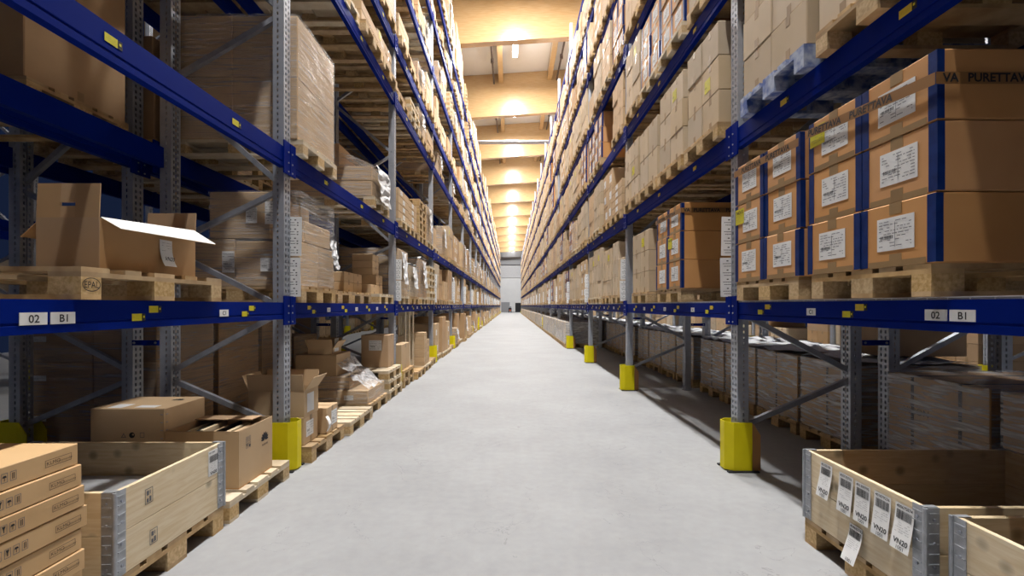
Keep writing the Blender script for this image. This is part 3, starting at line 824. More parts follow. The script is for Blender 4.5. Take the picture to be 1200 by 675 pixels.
# the printed tape round the top tier of the nearest loads
def printed(y0, y1, z0, z1, cam, label, off=0):
    m = MB(); h = .052; x = 1.8125
    m.poly(((x, y0, z0), (x, y0, z0 + h), (x, y1, z1 + h), (x, y1, z1)), 'ptape')
    m.poly(((x + .0005, y0, z0), (x + .0005, y1, z1), (x + .0005, y1, z1 + h), (x + .0005, y0, z0 + h)), 'ptape')
    t = tag(obj('printed_tape', m), label, 'tape', 'printed tapes on the orange boxes'); ink = MB()
    word = text('PURETTAVA', .036, 'ink', .028); ww = width(word); ang = math.atan2(z1 - z0, y1 - y0)
    a = y1 - .02 - off
    while a - ww > y0 - .01:
        zz = z0 + (z1 - z0) * (a - y0) / (y1 - y0)
        ink.add(word, frame3((x - .001, a, zz + .010), (0, -math.cos(ang), -math.sin(ang)), (0, -math.sin(ang), math.cos(ang)))); a -= ww + .06
    obj('lettering', ink, t)
    if cam:
        c = MB().poly(((x, y0 - .004, z0), (x + 1.1, y0 - .004, z0), (x + 1.1, y0 - .004, z0 + h), (x, y0 - .004, z0 + h)), 'ptape'); obj('side_band', c, t)
        ink = MB(); a = .02 - .07
        for s0 in (.135, .135 + ww + .06, .135 + 2 * (ww + .06)):
            if s0 + ww < 1.1: ink.add(word, frame3((x + s0, y0 - .0052, z0 + .010), *FRONT))
        ink.add(text('VA', .036, 'ink', .028), frame3((x + .03, y0 - .0052, z0 + .010), *FRONT))
        obj('lettering', ink, t)
TZ = 1.4
printed(1.983, 2.85, TZ + .945, TZ + 1.02, True, 'brown tape lettered PURETTAVA round the top of the nearest orange boxes')
printed(2.925, 3.765, TZ + 1.005, TZ + 1.03, False, 'brown tape lettered PURETTAVA on the orange boxes behind the nearest load', .1)
printed(4.948, 5.81, TZ + .99, TZ + 1.0, True, 'brown tape lettered PURETTAVA round orange boxes in the second bay', .05)
K2 = ('right', 'front', 1); z = LV['right'][1] + .002
def beige(b, slot, y0, w, n=3, h=.3, stick=None, pal=PAL, look='wooden', x=1.84):
    pallet_at(*K2, b, slot, y0, z, x, pal, look); boxes(*K2, b, slot, y0 + .4 - w / 2, z + PH, x + .02, 'beige', 2, n, w, h, jit=.01, stick=stick)
beige(0, 2, 2.0, .82, 3, .36); beige(0, 3, 2.9, .80, 3, .30, pal=PALB, look='blue-painted', x=1.83)
beige(1, 0, 4.13, .72, 3, .31, (0, 1)); beige(1, 1, 5.02, .78, 3, .31, (0, 2)); beige(1, 2, 5.9, .78, 2, .4); beige(1, 3, 6.78, .78, 3, .28, (0, 1))
K3 = ('right', 'front', 2); z3 = LV['right'][2] + .002
for slot, y0, kd in ((0, 4.12, 'beige23'), (1, 5.0, 'orange'), (2, 5.88, 'orange'), (3, 6.76, 'beige23')):
    fill('right', 'front', 2, 1, slot, y0, z3, kd)

# ------------------------------------------------------------------ left rack, loads seen close
KL = ('left', 'front', 0)
pallet_at(*KL, 0, 2, 2.02, Z1L, 1.87, PALX)
zl = Z1L + PH
# EPAL mark on the corner block
# the open white-lined box
def open_box():
    x1, x0, y0, y1, z0, h, t = -1.97, -2.27, 2.22, 2.90, zl + .001, .25, .006
    root = empty('open_box', (0, 0, 0))
    m = MB().box(x0, x1, y0, y1, z0, z0 + t, 'brown').box(x0, x1, y0, y0 + t, z0 + t, z0 + h, 'brown').box(x0, x1, y1 - t, y1, z0 + t, z0 + h, 'brown')
    m.box(x0, x0 + t, y0 + t, y1 - t, z0 + t, z0 + h, 'brown').box(x1 - t, x1, y0 + t, y1 - t, z0 + t, z0 + h, 'brown')
    obj('body', m, root)
    zt = z0 + h
    # near end flap stands up, with a hand hole
    f = MB(); w = x1 - x0; hx0, hx1, hz0, hz1 = x0 + .115, x0 + .185, zt + .055, zt + .072
    for a, b, c, d in ((x0, hx0, zt, zt + .165), (hx1, x1, zt, zt + .165), (hx0, hx1, zt, hz0), (hx0, hx1, hz1, zt + .165)):
        f.hexa(((a, y0 + .0, c), (b, y0 + .0, c), (b, y0 + t, c), (a, y0 + t, c), (a, y0 + (d - zt) * .05, d), (b, y0 + (d - zt) * .05, d), (b, y0 + t + (d - zt) * .05, d), (a, y0 + t + (d - zt) * .05, d)), 'brown')
    obj('flap', f, root)
    f = MB().hexa(((x0, y1 - t, zt), (x1, y1 - t, zt), (x1, y1, zt), (x0, y1, zt), (x0, y1 - t + .01, zt + .155), (x1, y1 - t + .01, zt + .155), (x1, y1 + .01, zt + .155), (x0, y1 + .01, zt + .155)), 'brown')
    obj('flap', f, root)
    # aisle side flap folded out and down, white inside
    o = .135; dz = -.055
    f = MB()
    f.poly(((x1, y0 + .01, zt + .004), (x1 + .09, y0 + .02, zt + dz + .004), (x1 + o, y1 - .01, zt + dz + .014), (x1, y1 - .012, zt + .045)), 'paper')
    f.poly(((x1, y0 + .01, zt), (x1, y1 - .012, zt + .041), (x1 + o, y1 - .01, zt + dz + .010), (x1 + .09, y0 + .02, zt + dz)), 'brown')
    f.poly(((x1, y0 + .01, zt), (x1 - .004, y1 - .012, zt), (x1 - .004, y1 - .012, zt + .042)), 'brown')
    c = obj('flap', f, root); c['label'] = 'flap folded out with white inside'
    f = MB().hexa(((x0 - .1, y0 + .02, zt - .09), (x0 - .094, y0 + .02, zt - .09), (x0 + t, y0 + .02, zt), (x0, y0 + .02, zt), (x0 - .1, y1 - .02, zt - .09), (x0 - .094, y1 - .02, zt - .09), (x0 + t, y1 - .02, zt), (x0, y1 - .02, zt)), 'brown')
    obj('flap', f, root)
    # curling paper label on the aisle side
    g = []; n = 7
    for i in range(n + 1):
        s = i / n; g.append([(x1 + .004 + .03 * s * s * s, 2.60 + c * .095 / 2, zt - .05 - .15 * s) for c in range(3)])
    lb = MB().sheet(g, 'paper'); l = obj('paper_label', lb, root); l['label'] = 'white curling paper label'
    ink = MB().add(text('VN20', .022, 'ink', .01), frame3((x1 + .022, 2.615, zt - .168), (0, 1, 0), (.2, 0, .98)))
    ink.add(ink_lines(.08, .07, 3, 'greyink', 4, False), frame3((x1 + .0065, 2.61, zt - .125), (0, 1, 0), (-.02, 0, 1)))
    obj('lettering', ink, l)
    tag(root, 'open cardboard box with raised flaps and one white flap folded over the aisle', 'box')
open_box()

def logo_petals(r, k='ink'):
    """A fan of eight petals."""
    m = MB()
    for i in range(8):
        a = math.radians(12 + i * 156 / 7); L = r * (.72 + .28 * math.sin(a)); n = 12; pts = []
        for j in range(n):
            t = 2 * math.pi * j / n; px, py = L * .42 * math.cos(t) + L * .57, L * (.135 if 0 < i < 7 else .11) * math.sin(t) * (1.0 + .45 * math.cos(t))
            pts.append((px * math.cos(a) - py * math.sin(a), px * math.sin(a) + py * math.cos(a), 0))
        m.poly(pts, k)
    return m

def crate(y0, y1, x0, x1, zb, boards, label, signs, group='wooden crate collars'):
    """A folding pallet collar: two boards high on each side, steel hinges at the corners. x0 is the aisle face, x1 the rear (either sign)."""
    root = empty('crate_collar', (0, 0, 0)); t = .022 * (1 if x1 > x0 else -1); h = .4; zt = zb + h
    for j, (a, b) in enumerate(((zb, zb + .199), (zb + .201, zt))):
        for nm, (xa, xb, ya, yb, k) in (('aisle_board', (x0, x0 + t, y0, y1, 'pine')), ('rear_board', (x1 - t, x1, y0, y1, 'pine')),
                                        ('end_board', (x0 + t, x1 - t, y0, y0 + .022, 'pinex')), ('end_board', (x0 + t, x1 - t, y1 - .022, y1, 'pinex'))):
            obj('side_board', MB().cbox(min(xa, xb), max(xa, xb), ya, yb, a, b, k, .002), root)
    s = 1 if x1 > x0 else -1
    for (cx, sx) in ((x0, s), (x1, -s)):
        for (cy, sy) in ((y0, 1), (y1, -1)):
            e = .004; g = MB()
            def B(xa, xb, ya, yb, za, zc): g.box(min(xa, xb), max(xa, xb), min(ya, yb), max(ya, yb), za, zc, 'steel')
            B(cx - sx * e, cx, cy + sy * .008, cy + sy * .058, zb + .004, zt + .002)      # leaf on the long face
            B(cx + sx * .008, cx + sx * .058, cy - sy * e, cy, zb + .004, zt + .002)      # leaf on the end
            B(cx - sx * e, cx + sx * .055, cy, cy + sy * .022, zt + .0005, zt + .004)
            g.cyl((cx - sx * .003, cy - sy * .003, zb + .0), (cx - sx * .003, cy - sy * .003, zt), .009, 'steel', 10)
            for i in range(9):
                z = zb + .03 + i * .043
                B(cx - sx * .0075, cx - sx * .003, cy + sy * .012, cy + sy * .054, z, z + .005)
                B(cx + sx * .012, cx + sx * .054, cy - sy * .0075, cy - sy * .003, z, z + .005)
            bolts = MB()
            for i in range(4):
                z = zb + .05 + i * .1
                bolts.cyl((cx - sx * .004, cy + sy * .035, z), (cx - sx * .009, cy + sy * .035, z), .007, 'galv', 8)
                bolts.cyl((cx + sx * .035, cy - sy * .004, z), (cx + sx * .035, cy - sy * .009, z), .007, 'galv', 8)
            hg = obj('corner_hinge', g, root); hg['label'] = 'grey steel corner hinge'; obj('bolt', bolts, hg)
    for nm, mb, lb, sub in signs:
        o = obj(nm, mb, root)
        if lb: o['label'] = lb
        if sub: obj('lettering', sub, o)
    return tag(root, label, 'crate', None)

def hang_label(y, ztop, w, h, xface, curl, number, seed, big='VN20'):
    """A paper label fixed by its top edge, the foot curling away from the board (right rack: towards -x)."""
    n = 10; g = []; prof = []
    for i in range(n + 1):
        s = i / n
        out = .003 + curl * (1 - math.cos(s * 2.2)) * .6
        prof.append((xface - out, ztop - h * s + .0 * s))
    for p in prof: g.append([(p[0], y + w / 2 - w * c / 4, p[1]) for c in range(5)])
    lab = MB().sheet(g, 'paper'); ink = MB()
    def on(m, x, yv):                        # place a flat drawing on the curled sheet
        o = MB(); o.mats = m.mats; o.m = m.m; o.f = m.f
        for px, py, _ in m.v:
            q = max(0, min(.9999, 1 - (py + yv) / h)); i = int(q * n); f = q * n - i
            a, b = prof[i], prof[i + 1]; o.v.append((a[0] + (b[0] - a[0]) * f - .0012, y + w / 2 - (px + x), a[1] + (b[1] - a[1]) * f))
        ink.add(o)
    on(text(number, .013, 'ink', .01), w * .08, h * .90)
    on(barcode(w * .8, h * .2, seed), w * .1, h * .66)
    on(ink_lines(w * .85, h * .3, seed + 1, 'greyink', 5, False), w * .08, h * .33)
    on(text(big, .022, 'ink', .02), w * .14, h * .14); on(text('1001', .016, 'ink'), w * .3, h * .03)
    return ('paper_label', lab, 'white curling bar code label', ink)

# left crate on its pallet
p = pallet_tmpl('wood', 'block'); spec(p, side_at('left', 1.805, 2.115, .8, 0), 'brown pallet on the floor under the pale wooden crate of left rack', 'pallets on the left floor', must=True)
def stamp(y, z, x, s=1, w=.05, h=.075):
    m = MB(); outline(m, 0, 0, w, h, .003, 'greyink')
    m.add(rect(w * .2, h * .1, w * .45, h * .35, 'greyink')).add(rect(w * .55, h * .1, w * .8, h * .45, 'greyink')).add(rect(w * .2, h * .55, w * .5, h * .85, 'greyink')).add(rect(w * .6, h * .6, w * .7, h * .85, 'greyink'))
    o = MB(); o.add(m, frame3((x, y, z), (0, s, 0), (0, 0, 1))); return ('stamp', o, 'dark printed stamp', None)
sg = [stamp(2.29, .415, -1.8035), stamp(2.32, .20, -1.8035)]
lab = MB().box(-1.805, -1.803, 2.77, 2.865, .375, .525, 'paper'); ink = MB()
ink.add(text('401280', .012, 'ink'), frame3((-1.802, 2.775, .507), (0, 1, 0), (0, 0, 1))).add(barcode(.08, .04, 4), frame3((-1.802, 2.778, .455), (0, 1, 0), (0, 0, 1)))
ink.add(ink_lines(.09, .05, 8, 'greyink', 4, False), frame3((-1.802, 2.773, .405), (0, 1, 0), (0, 0, 1))).add(text('VN20', .018, 'ink', .02), frame3((-1.802, 2.785, .382), (0, 1, 0), (0, 0, 1)))
sg.append(('paper_label', lab, 'white bar code label', ink))
crate(2.115, 2.915, -1.805, -2.995, PH + .001, 2, 'open pale pine crate with steel corners on the floor before the left rack', sg)
c = obj('grey_board', MB().cbox(-2.94, -1.86, 2.42, 2.88, .29, .345, 'sheetgrey', .003).cbox(-2.94, -1.86, 2.15, 2.41, .285, .335, 'sheetgrey', .003)); tag(c, 'grey flat panels lying inside the pale crate of left rack', 'board')
c = obj('flat_package', MB().cbox(-2.95, -1.85, 2.15, 2.88, PH + .002, .284, 'light', .006)); tag(c, 'flat brown package under the grey panels inside the left crate', 'package')

# slim cartons stacked in front of it
spec(PAL, side_at('left', 1.74, 1.1, .8, 0), 'pallet under the stack of slim cartons on the floor, left rack', 'pallets on the left floor', must=True)
def slim():
    w, d, h = .62, .46, .0835
    m = MB().cbox(0, d, 0, w, 0, h, 'slim', .003)
    m.box(.01, d - .01, w / 2 - .025, w / 2 + .025, h - .0004, h + .001, 'tape')
    ink = MB()
    for i in range(4):                     # handling symbols: glass, umbrella, arrows, box
        g = MB(); a, b = .031, .046; outline(g, 0, 0, a, b, .0025, 'greyink')
        if i == 0: g.add(rect(.006, .008, .010, .038, 'ink')).add(rect(.016, .008, .020, .038, 'ink'))
        if i == 1: g.poly(((.006, .040, 0), (.025, .040, 0), (.018, .024, 0), (.018, .010, 0), (.013, .010, 0), (.013, .024, 0)), 'ink')
        if i == 2: g.poly(((.004, .024, 0), (.027, .024, 0), (.022, .034, 0), (.009, .034, 0)), 'ink'); g.add(rect(.014, .008, .017, .026, 'ink'))
        if i == 3: g.add(rect(.010, .008, .014, .038, 'ink')).add(rect(.018, .008, .022, .038, 'ink'))
        # left-rack cartons are turned, so x on the drawing follows -y of the carton
        ink.add(MB().add(g, Matrix.Diagonal((.68, .72, 1, 1))), frame3((-.0012, .345 - i * .029, .026), *AISLE))
    t = MB(); outline(t, 0, 0, .105, .027, .0016, 'brownink'); t.add(text('KLMO', .014, 'brownink'), Matrix.Translation((.005, .007, 0))); t.add(text('commander', .009, 'brownink'), Matrix.Translation((.047, .007, 0)))
    ink.add(t, frame3((-.0012, .135, .028), *AISLE))
    return T('slim_carton', 'box', m, [('printed_marks', ink)])
SLIM = slim()
for i in range(8):
    dx, dy = ((.0, -.01), (.01, -.005), (-.006, -.012), (.0, -.02), (-.004, .0), (-.006, -.014), (-.002, -.022), (.006, -.03))[i]
    put(SLIM, side_at('left', 1.755 + dx, 1.30 + dy, .62, PH + .002 + i * .0872), f'slim brown carton, {("lowest", "second from bottom", "third from bottom", "fourth from bottom", "fourth from top", "third from top", "second from top", "topmost")[i]} of the stack beside left crate', 'slim cartons in the stack')

# next pallet with the open carton of panels and the big carton
spec(PALW, side_at('left', 1.80, 2.975, .8, 0), 'pale pallet on the floor beside first yellow guard, left rack', 'pallets on the left floor', must=True)
def panel_carton():
    x1, x0, y0, y1, z0, z1, t = -1.855, -2.36, 3.17, 3.61, PH + .001, .54, .006
    root = empty('open_box'); b = MB().box(x0, x1, y0, y1, z0, z0 + t, 'orange')
    for q in ((x0, x1, y0, y0 + t), (x0, x1, y1 - t, y1), (x0, x0 + t, y0 + t, y1 - t), (x1 - t, x1, y0 + t, y1 - t)): b.box(*q, z0 + t, z1, 'light')
    obj('body', b, root)
    f = MB().hexa(((x0 + .02, y0, z1), (x1 - .1, y0, z1), (x1 - .1, y0 + t, z1), (x0 + .02, y0 + t, z1), (x0 + .03, y0 + .06, z1 - .07), (x1 - .11, y0 + .06, z1 - .07), (x1 - .11, y0 + .066, z1 - .066), (x0 + .03, y0 + .066, z1 - .066)), 'brown'); obj('flap', f, root)
    f = MB().hexa(((x0, y1 - .14, z1 + .004), (x1 - .08, y1 - .14, z1 + .004), (x1 - .08, y1, z1 + .0), (x0, y1, z1 + .0), (x0, y1 - .14, z1 + .010), (x1 - .08, y1 - .14, z1 + .010), (x1 - .08, y1, z1 + .006), (x0, y1, z1 + .006)), 'brown'); obj('flap', f, root)
    e = .0012; ink = MB(); lp = logo_petals(.066)
    fr = frame3((x1 + e, 3.50, .385), (0, 1, 0), (0, 0, 1)); ink.add(lp, fr)
    tx = text('HUAWEI', .015, 'ink', .02); ink.add(tx, frame3((x1 + e, 3.50 - width(tx) / 2, .35), (0, 1, 0), (0, 0, 1)))
    for i, (y, z) in enumerate(((3.25, .44), (3.285, .44), (3.25, .395), (3.285, .395))):
        g = MB(); outline(g, 0, 0, .026, .036, .0025, 'greyink')
        if i == 3: g.add(rect(.004, .006, .022, .022, 'ink'))
        elif i == 2: g.poly(((.005, .03, 0), (.021, .03, 0), (.015, .016, 0), (.015, .006, 0), (.011, .006, 0), (.011, .016, 0)), 'ink')
        else: g.add(rect(.011, .006, .015, .03, 'greyink'))
        ink.add(g, frame3((x1 + e, y, z), (0, 1, 0), (0, 0, 1)))
    obj('printed_marks', ink, root)
    tag(root, 'open brown carton full of panels, petal logo on its side, beside yellow guard', 'box')
    r = random.Random(3)
    for i in range(7):
        x = x0 + .03 + i * .058; w = r.uniform(.018, .03)
        k = ('pine', 'dark', 'pine', 'light', 'dark', 'pine', 'light')[i]
        o = obj('display_board', MB().cbox(x, x + w, y0 + .135, y1 - .02, z0 + .02, z1 - .045 - r.uniform(0, .03) + .02, k, .002))
        tag(o, f'{("pale pine", "black", "pale pine", "brown", "black", "pale pine", "brown")[i]} panel standing in the open carton, {("first", "second", "third", "fourth", "fifth", "sixth", "seventh")[i]} from its rear', 'board', 'panels standing in the open carton')
panel_carton()
def big_carton():
    x1, x0, y0, y1, z0, z1 = -2.385, -2.90, 3.2, 3.62, PH + .001, .69
    o = obj('cardboard_box', MB().cbox(x0, x1, y0, y1, z0, z1, 'light', .005)); tag(o, 'big closed brown carton behind the carton of panels, recycling marks on it', 'box')
    obj('tape', MB().box(x0 + .1, x0 + .2, y0 + .02, y0 + .14, z1, z1 + .001, 'paper').box(x0 + .28, x0 + .42, y0 + .03, y0 + .10, z1, z1 + .001, 'paper'), o)['label'] = 'white paper on top'
    ink = MB(); e = -.0012
    tri = [(.0, .0), (.034, .0), (.017, .03)]
    for i in range(3):
        a, b = tri[i], tri[(i + 1) % 3]; d = Vector((b[0] - a[0], b[1] - a[1])); n_ = Vector((-d.y, d.x)).normalized() * .004
        ink.add(MB().poly(((a[0], a[1], 0), (b[0], b[1], 0), (b[0] + n_.x, b[1] + n_.y, 0), (a[0] + n_.x, a[1] + n_.y, 0)), 'greyink'), frame3((x0 + .215, y0 + e, .49), *FRONT))
    disc = MB().poly([(math.cos(i * math.pi / 8) * .02, math.sin(i * math.pi / 8) * .02, 0) for i in range(16)], 'ink'); ink.add(disc, frame3((x0 + .29, y0 + e, .506), *FRONT))
    dot = MB().poly([(.008 + math.cos(i * math.pi / 4) * .007, .004 + math.sin(i * math.pi / 4) * .007, 0) for i in range(8)], 'light'); ink.add(dot, frame3((x0 + .29, y0 + e * 1.6, .506), *FRONT))
    g = MB(); outline(g, 0, 0, .03, .034, .003, 'greyink'); ink.add(g, frame3((x0 + .345, y0 + e, .49), *FRONT))
    ink.add(logo_petals(.06), frame3((x0 + .40, y0 + .27, z1 + .0012), (1, 0, 0), (0, 1, 0)))
    obj('printed_marks', ink, o)
    st = MB()
    for i in range(9):
        st.box(x1, x1 + .002, y0 + .012, y0 + .03, z0 + .06 + i * .055, z0 + .065 + i * .055, 'galv'); st.box(x1 - .03, x1 - .012, y0 - .002, y0, z0 + .06 + i * .055, z0 + .065 + i * .055, 'galv')
    obj('staple', st, o)
big_carton()
# ------------------------------------------------------------------ the EPAL mark on the near pallet
def epal():
    m = MB(); n = 28; a, b = .045, .031
    for i in range(n):
        t0, t1 = 2 * math.pi * i / n, 2 * math.pi * (i + 1) / n
        m.poly(((a * math.cos(t0), b * math.sin(t0), 0), (a * math.cos(t1), b * math.sin(t1), 0), ((a - .0035) * math.cos(t1), (b - .0035) * math.sin(t1), 0), ((a - .0035) * math.cos(t0), (b - .0035) * math.sin(t0), 0)), 'ink')
    t = text('EPAL', .030, 'ink', .0); m.add(t, Matrix.Translation((-width(t) * .4, -.015, 0)) @ Matrix.Diagonal((.8, 1, 1, 1)))
    return m
s0 = SPECS[[i for i, s in enumerate(SPECS) if s['t'] is PALX][0]]
s0['t'] = T('pallet', 'pallet', PALX.own, [('brand_mark', MB().add(epal(), frame3((-.0015, .93, .066), *AISLE)), 'oval burnt mark reading EPAL')])
s0['must'] = True; s0['label'] = 'wooden pallet with oval mark under the open box, first shelf of left rack'

# ------------------------------------------------------------------ left rack, second bay
pallet_at(*KL, 1, 0, 4.13, Z1L, 1.86)
def wrap_custom(name_label, side, x, y0, z, blocks, w, d, film, drape=None, labels=(), topfilm=None):
    parts = []
    for (xa, xb, ya, yb, za, zb, k) in blocks: parts.append(('carton', MB().cbox(xa, xb, ya, yb, za, zb, k, .006)))
    for fr, lw, lh, sd in labels:
        parts.append(('shipping_label', MB().add(rect(0, 0, lw, lh, 'paper'), fr), 'white paper label', [('lettering', MB().add(ink_lines(lw, lh, sd, rows=7), fr @ Matrix.Translation((0, 0, .001))))]))
    parts.append(('stretch_film', film, 'clear stretch film'))
    if drape: parts.append(('film_tail', drape, 'bunched white film'))
    if topfilm: parts.append(('film_cover', topfilm, 'sloping white film cover'))
    put(T('wrapped_load', 'wrapped load', None, parts), side_at(side, x, y0, w, z), name_label, 'film-wrapped pallet loads')
NEARF = lambda a, z, w: frame3((a, w + .013, z), (-1, 0, 0), (0, 0, 1))       # on the end that faces the camera, left rack
w = .8
blk = [(0, .57, 0, w / 2 - .003, 0, .40, 'light'), (0, .57, w / 2 + .003, w, 0, .40, 'light'), (.575, 1.14, 0, w, 0, .42, 'light'),
       (.26, .80, 0, w, .425, .84, 'light'), (.0, .255, .1, w - .1, .405, .60, 'light')]
fl = MB().add(film_shell(w, .80, .84, 3), Matrix.Identity(4)).add(film_shell(w, .34, .42, 4), Matrix.Translation((.80, 0, 0)))
wrap_custom('film-wrapped load with four white labels behind the first upright, first shelf, left rack', 'left', 1.88, 4.13, zl + .001, blk, w, 1.14, fl,
            MB().add(film_drape(.16, .3, 4), Matrix.Translation((-.01, .12, .5))),
            [(NEARF(.47, .56, w), .10, .14, 1), (NEARF(.30, .55, w), .11, .20, 2), (NEARF(.68, .12, w), .11, .19, 3), (NEARF(.34, .13, w), .13, .12, 4)])
pallet_at(*KL, 1, 1, 5.05, Z1L, 2.0); boxes(*KL, 1, 1, 5.05, zl, 2.25, 'brown', 1, 1, .6, .18, d=.7)
pallet_at(*KL, 1, 2, 5.85, Z1L, 2.0); boxes(*KL, 1, 2, 5.85, zl, 2.1, 'light', 2, 2, .7, .13, d=.8)
pallet_at(*KL, 1, 3, 6.72, Z1L, 1.9, PALW)
t = carton('light', .34, .42, .135)
o = put(t, side_at('left', 2.03, 6.74, .34, zl + .001), 'low brown carton marked CISCO on the first shelf, second bay of left rack', None)
tx = text('CISCO', .04, 'ink', .02); obj('lettering', MB().add(tx, frame3((.32, .3412, .045), (-1, 0, 0), (0, 0, 1))), o)
for i in range(2):
    put(carton('light', .34, .52, .15), side_at('left', 2.06, 7.12, .34, zl + .001 + i * .151), f'brown carton {("under", "in")[i]} the strapped pile on first shelf, left rack', 'cartons under the strapped pile')
for i in range(3):
    q = carton('light', .32, .32, .105)
    put(q, side_at('left', 2.12, 7.13, .32, zl + .304 + i * .106), f'small strapped carton, {("lowest", "middle", "topmost")[i]} of three, first shelf, second bay, left rack', 'small strapped cartons')
KL2 = ('left', 'front', 1); z2 = LV['left'][1] + .002; zb = z2 + PH + .001
pallet_at(*KL2, 1, 0, 4.14, z2, 1.85, PALW)
t = wrapped('light', .86, 1.15, 1.1, 1, 2, 2, dcols=2); spec(t, side_at('left', 1.90, 4.13, .86, zb), 'tall film-wrapped load of big cartons beside first upright, second shelf, left rack', 'film-wrapped pallet loads')
pallet_at(*KL2, 1, 2, 6.28, z2, 1.85, PALW)
w = .8; blk = [(0, 1.12, 0, w, 0, .205, 'light'), (0, 1.12, 0, w, .208, .40, 'light'), (.45, 1.12, .02, w - .02, .405, .72, 'brown')]
rr = random.Random(8); cov = []
for i in range(9):
    s = i / 8; cov.append([(1.13 - 1.15 * s + rr.uniform(-.01, .01), -.012 + (w + .024) * j / 8, .80 - .33 * s - .06 * max(0, s - .7) * 3 + rr.uniform(-.014, .016)) for j in range(9)])
cm = MB().sheet(cov, 'filmtop')
side = [[(1.13 - 1.15 * i / 8, w + .012 + rr.uniform(0, .01), (.80 - .33 * i / 8 - .06 * max(0, i / 8 - .7) * 3) * j / 3 + .40 * (1 - j / 3)) for j in range(4)] for i in range(9)]
cm.sheet(side, 'film')
front = MB().add(film_drape(.7, .5, 12), Matrix.Translation((-.02, .4, .45)))
wrap_custom('load under sloping white film near the second upright, second shelf of left rack', 'left', 1.88, 6.28, zb, blk, w, 1.12, film_shell(w, 1.12, .40, 6), front, (), cm)
z3 = LV['left'][2] + .002
# second bay, upper shelves: long loads on dark pallets
for li, kinds in ((2, ('labelled', 'flat', 'flat', 'light23')), (3, ('wraptail', 'wraptail', 'light23', 'wrap')), (4, ('flat', 'wrap', 'light23', 'flat'))):
    for slot in range(4):
        fill('left', 'front', li, 1, slot, yf(0) + UPW + .07 + slot * .88, LV['left'][li] + .002, kinds[slot])

# ------------------------------------------------------------------ left floor, second bay
spec(PAL, side_at('left', 1.765, 4.12, .8, 0), 'pallet with open cartons on the floor, past first guard of left rack', 'pallets on the left floor', must=True)
zf = PH + .001
def loose(style, w, d, h, x, y, z, label, v=0, group=None): put(carton(style, w, d, h, v), side_at('left', x, y, w, z), label, 'cardboard cartons on the left floor')
loose('labelled', .30, .50, .25, 1.85, 4.15, zf, 'white-labelled carton under the open carton, on floor past first guard, left rack')
def open_carton(x0, x1, y0, y1, z0, z1, fl, label, style='light'):
    t = .006; root = empty('open_box'); b = MB().box(x0, x1, y0, y1, z0, z0 + t, style)
    for q in ((x0, x1, y0, y0 + t), (x0, x1, y1 - t, y1), (x0, x0 + t, y0 + t, y1 - t), (x1 - t, x1, y0 + t, y1 - t)): b.box(*q, z0 + t, z1, style)
    obj('body', b, root); e = fl
    for q in (((x0, y0, z1), (x1, y0, z1), (x1, y0 - e * .25, z1 + e), (x0, y0 - e * .25, z1 + e)), ((x0, y1, z1), (x1, y1, z1), (x1, y1 + e * .15, z1 + e), (x0, y1 + e * .15, z1 + e)),
              ((x1, y0, z1), (x1, y1, z1), (x1 + e * .55, y1, z1 + e * .8), (x1 + e * .55, y0, z1 + e * .8)), ((x0, y0, z1), (x0, y1, z1), (x0 - e * .4, y1, z1 + e * .9), (x0 - e * .4, y0, z1 + e * .9))):
        pts = [Vector(p) for p in q]; n_ = (pts[1] - pts[0]).cross(pts[3] - pts[0]).normalized() * .004
        obj('flap', MB().hexa([*pts, *[p + n_ for p in pts]], style), root)
    l = MB().box(x1, x1 + .0015, y0 + .06, y0 + .2, z0 + .03, z0 + .2, 'paper'); c = obj('shipping_label', l, root); c['label'] = 'white paper label'
    tag(root, label, 'box', 'open cartons on the left floor'); return root
open_carton(-2.35, -1.85, 4.16, 4.46, zf + .252, zf + .49, .15, 'open carton with raised flaps on another carton past first guard, left rack')
loose('labelled', .28, .32, .255, 1.79, 4.52, zf, 'single white-labelled carton standing on the pallet beside the open carton, left rack', 1)
g = [[(-1.78 + .04 * math.sin(i * .7), 4.46 + .02 * j - i * .006, .33 - .035 * i) for j in range(4)] for i in range(5)]
tag(obj('loose_paper', MB().sheet(g, 'paper')), 'white sheet of paper slipped between cartons on the left floor', 'paper')
spec(PALW, side_at('left', 1.72, 4.98, .8, 0), 'empty pale pallet on the floor beyond the open cartons, left rack', 'pallets on the left floor', must=True)
spec(PAL, side_at('left', 1.78, 5.9, .8, 0), 'pallet under the film-covered cartons on the floor, second bay, left rack', 'pallets on the left floor', must=True)
blk = [(0, .62, 0, .78, 0, .17, 'light'), (.63, 1.1, 0, .78, 0, .17, 'brown'), (.25, .95, .05, .73, .172, .34, 'light'), (.42, .95, .2, .72, .342, .62, 'light')]
fs = film_shell(.78, 1.1, .17, 6).add(film_shell(.68, .70, .17, 9), Matrix.Translation((.25, .05, .17)))
gr = [[(.0 + .42 * i / 6, .08 + .64 * j / 6, .18 + .34 * (i / 6) ** 1.3 + rr.uniform(-.035, .045)) for j in range(7)] for i in range(7)]
wrap_custom('pile of film-covered cartons on a floor pallet, second bay, left rack', 'left', 1.82, 5.91, zf, blk, .78, 1.1, fs, MB().sheet(gr, 'filmtop'),
            [(frame3((.3, .79, .05), (-1, 0, 0), (0, 0, 1)), .12, .06, 3)])
open_carton(-2.62, -2.30, 6.0, 6.3, zf + .623, zf + .70, .12, 'flat open carton topmost on the film-covered pile, left rack')
for i in range(3):
    spec(PALW, side_at('left', 1.78 + .01 * i, 6.82, .8, i * .1455 + .0), f'empty pallet, {("lowest", "middle", "topmost")[i]} of three stacked beside second yellow guard, left rack', 'empty pallets stacked on the floor', must=True)
o = put(carton('brown', .36, .42, .5), side_at('left', 1.9, 7.2, .36, .44), 'dark carton with white label on top of the stacked pallets, left rack floor', 'cardboard cartons on the left floor')
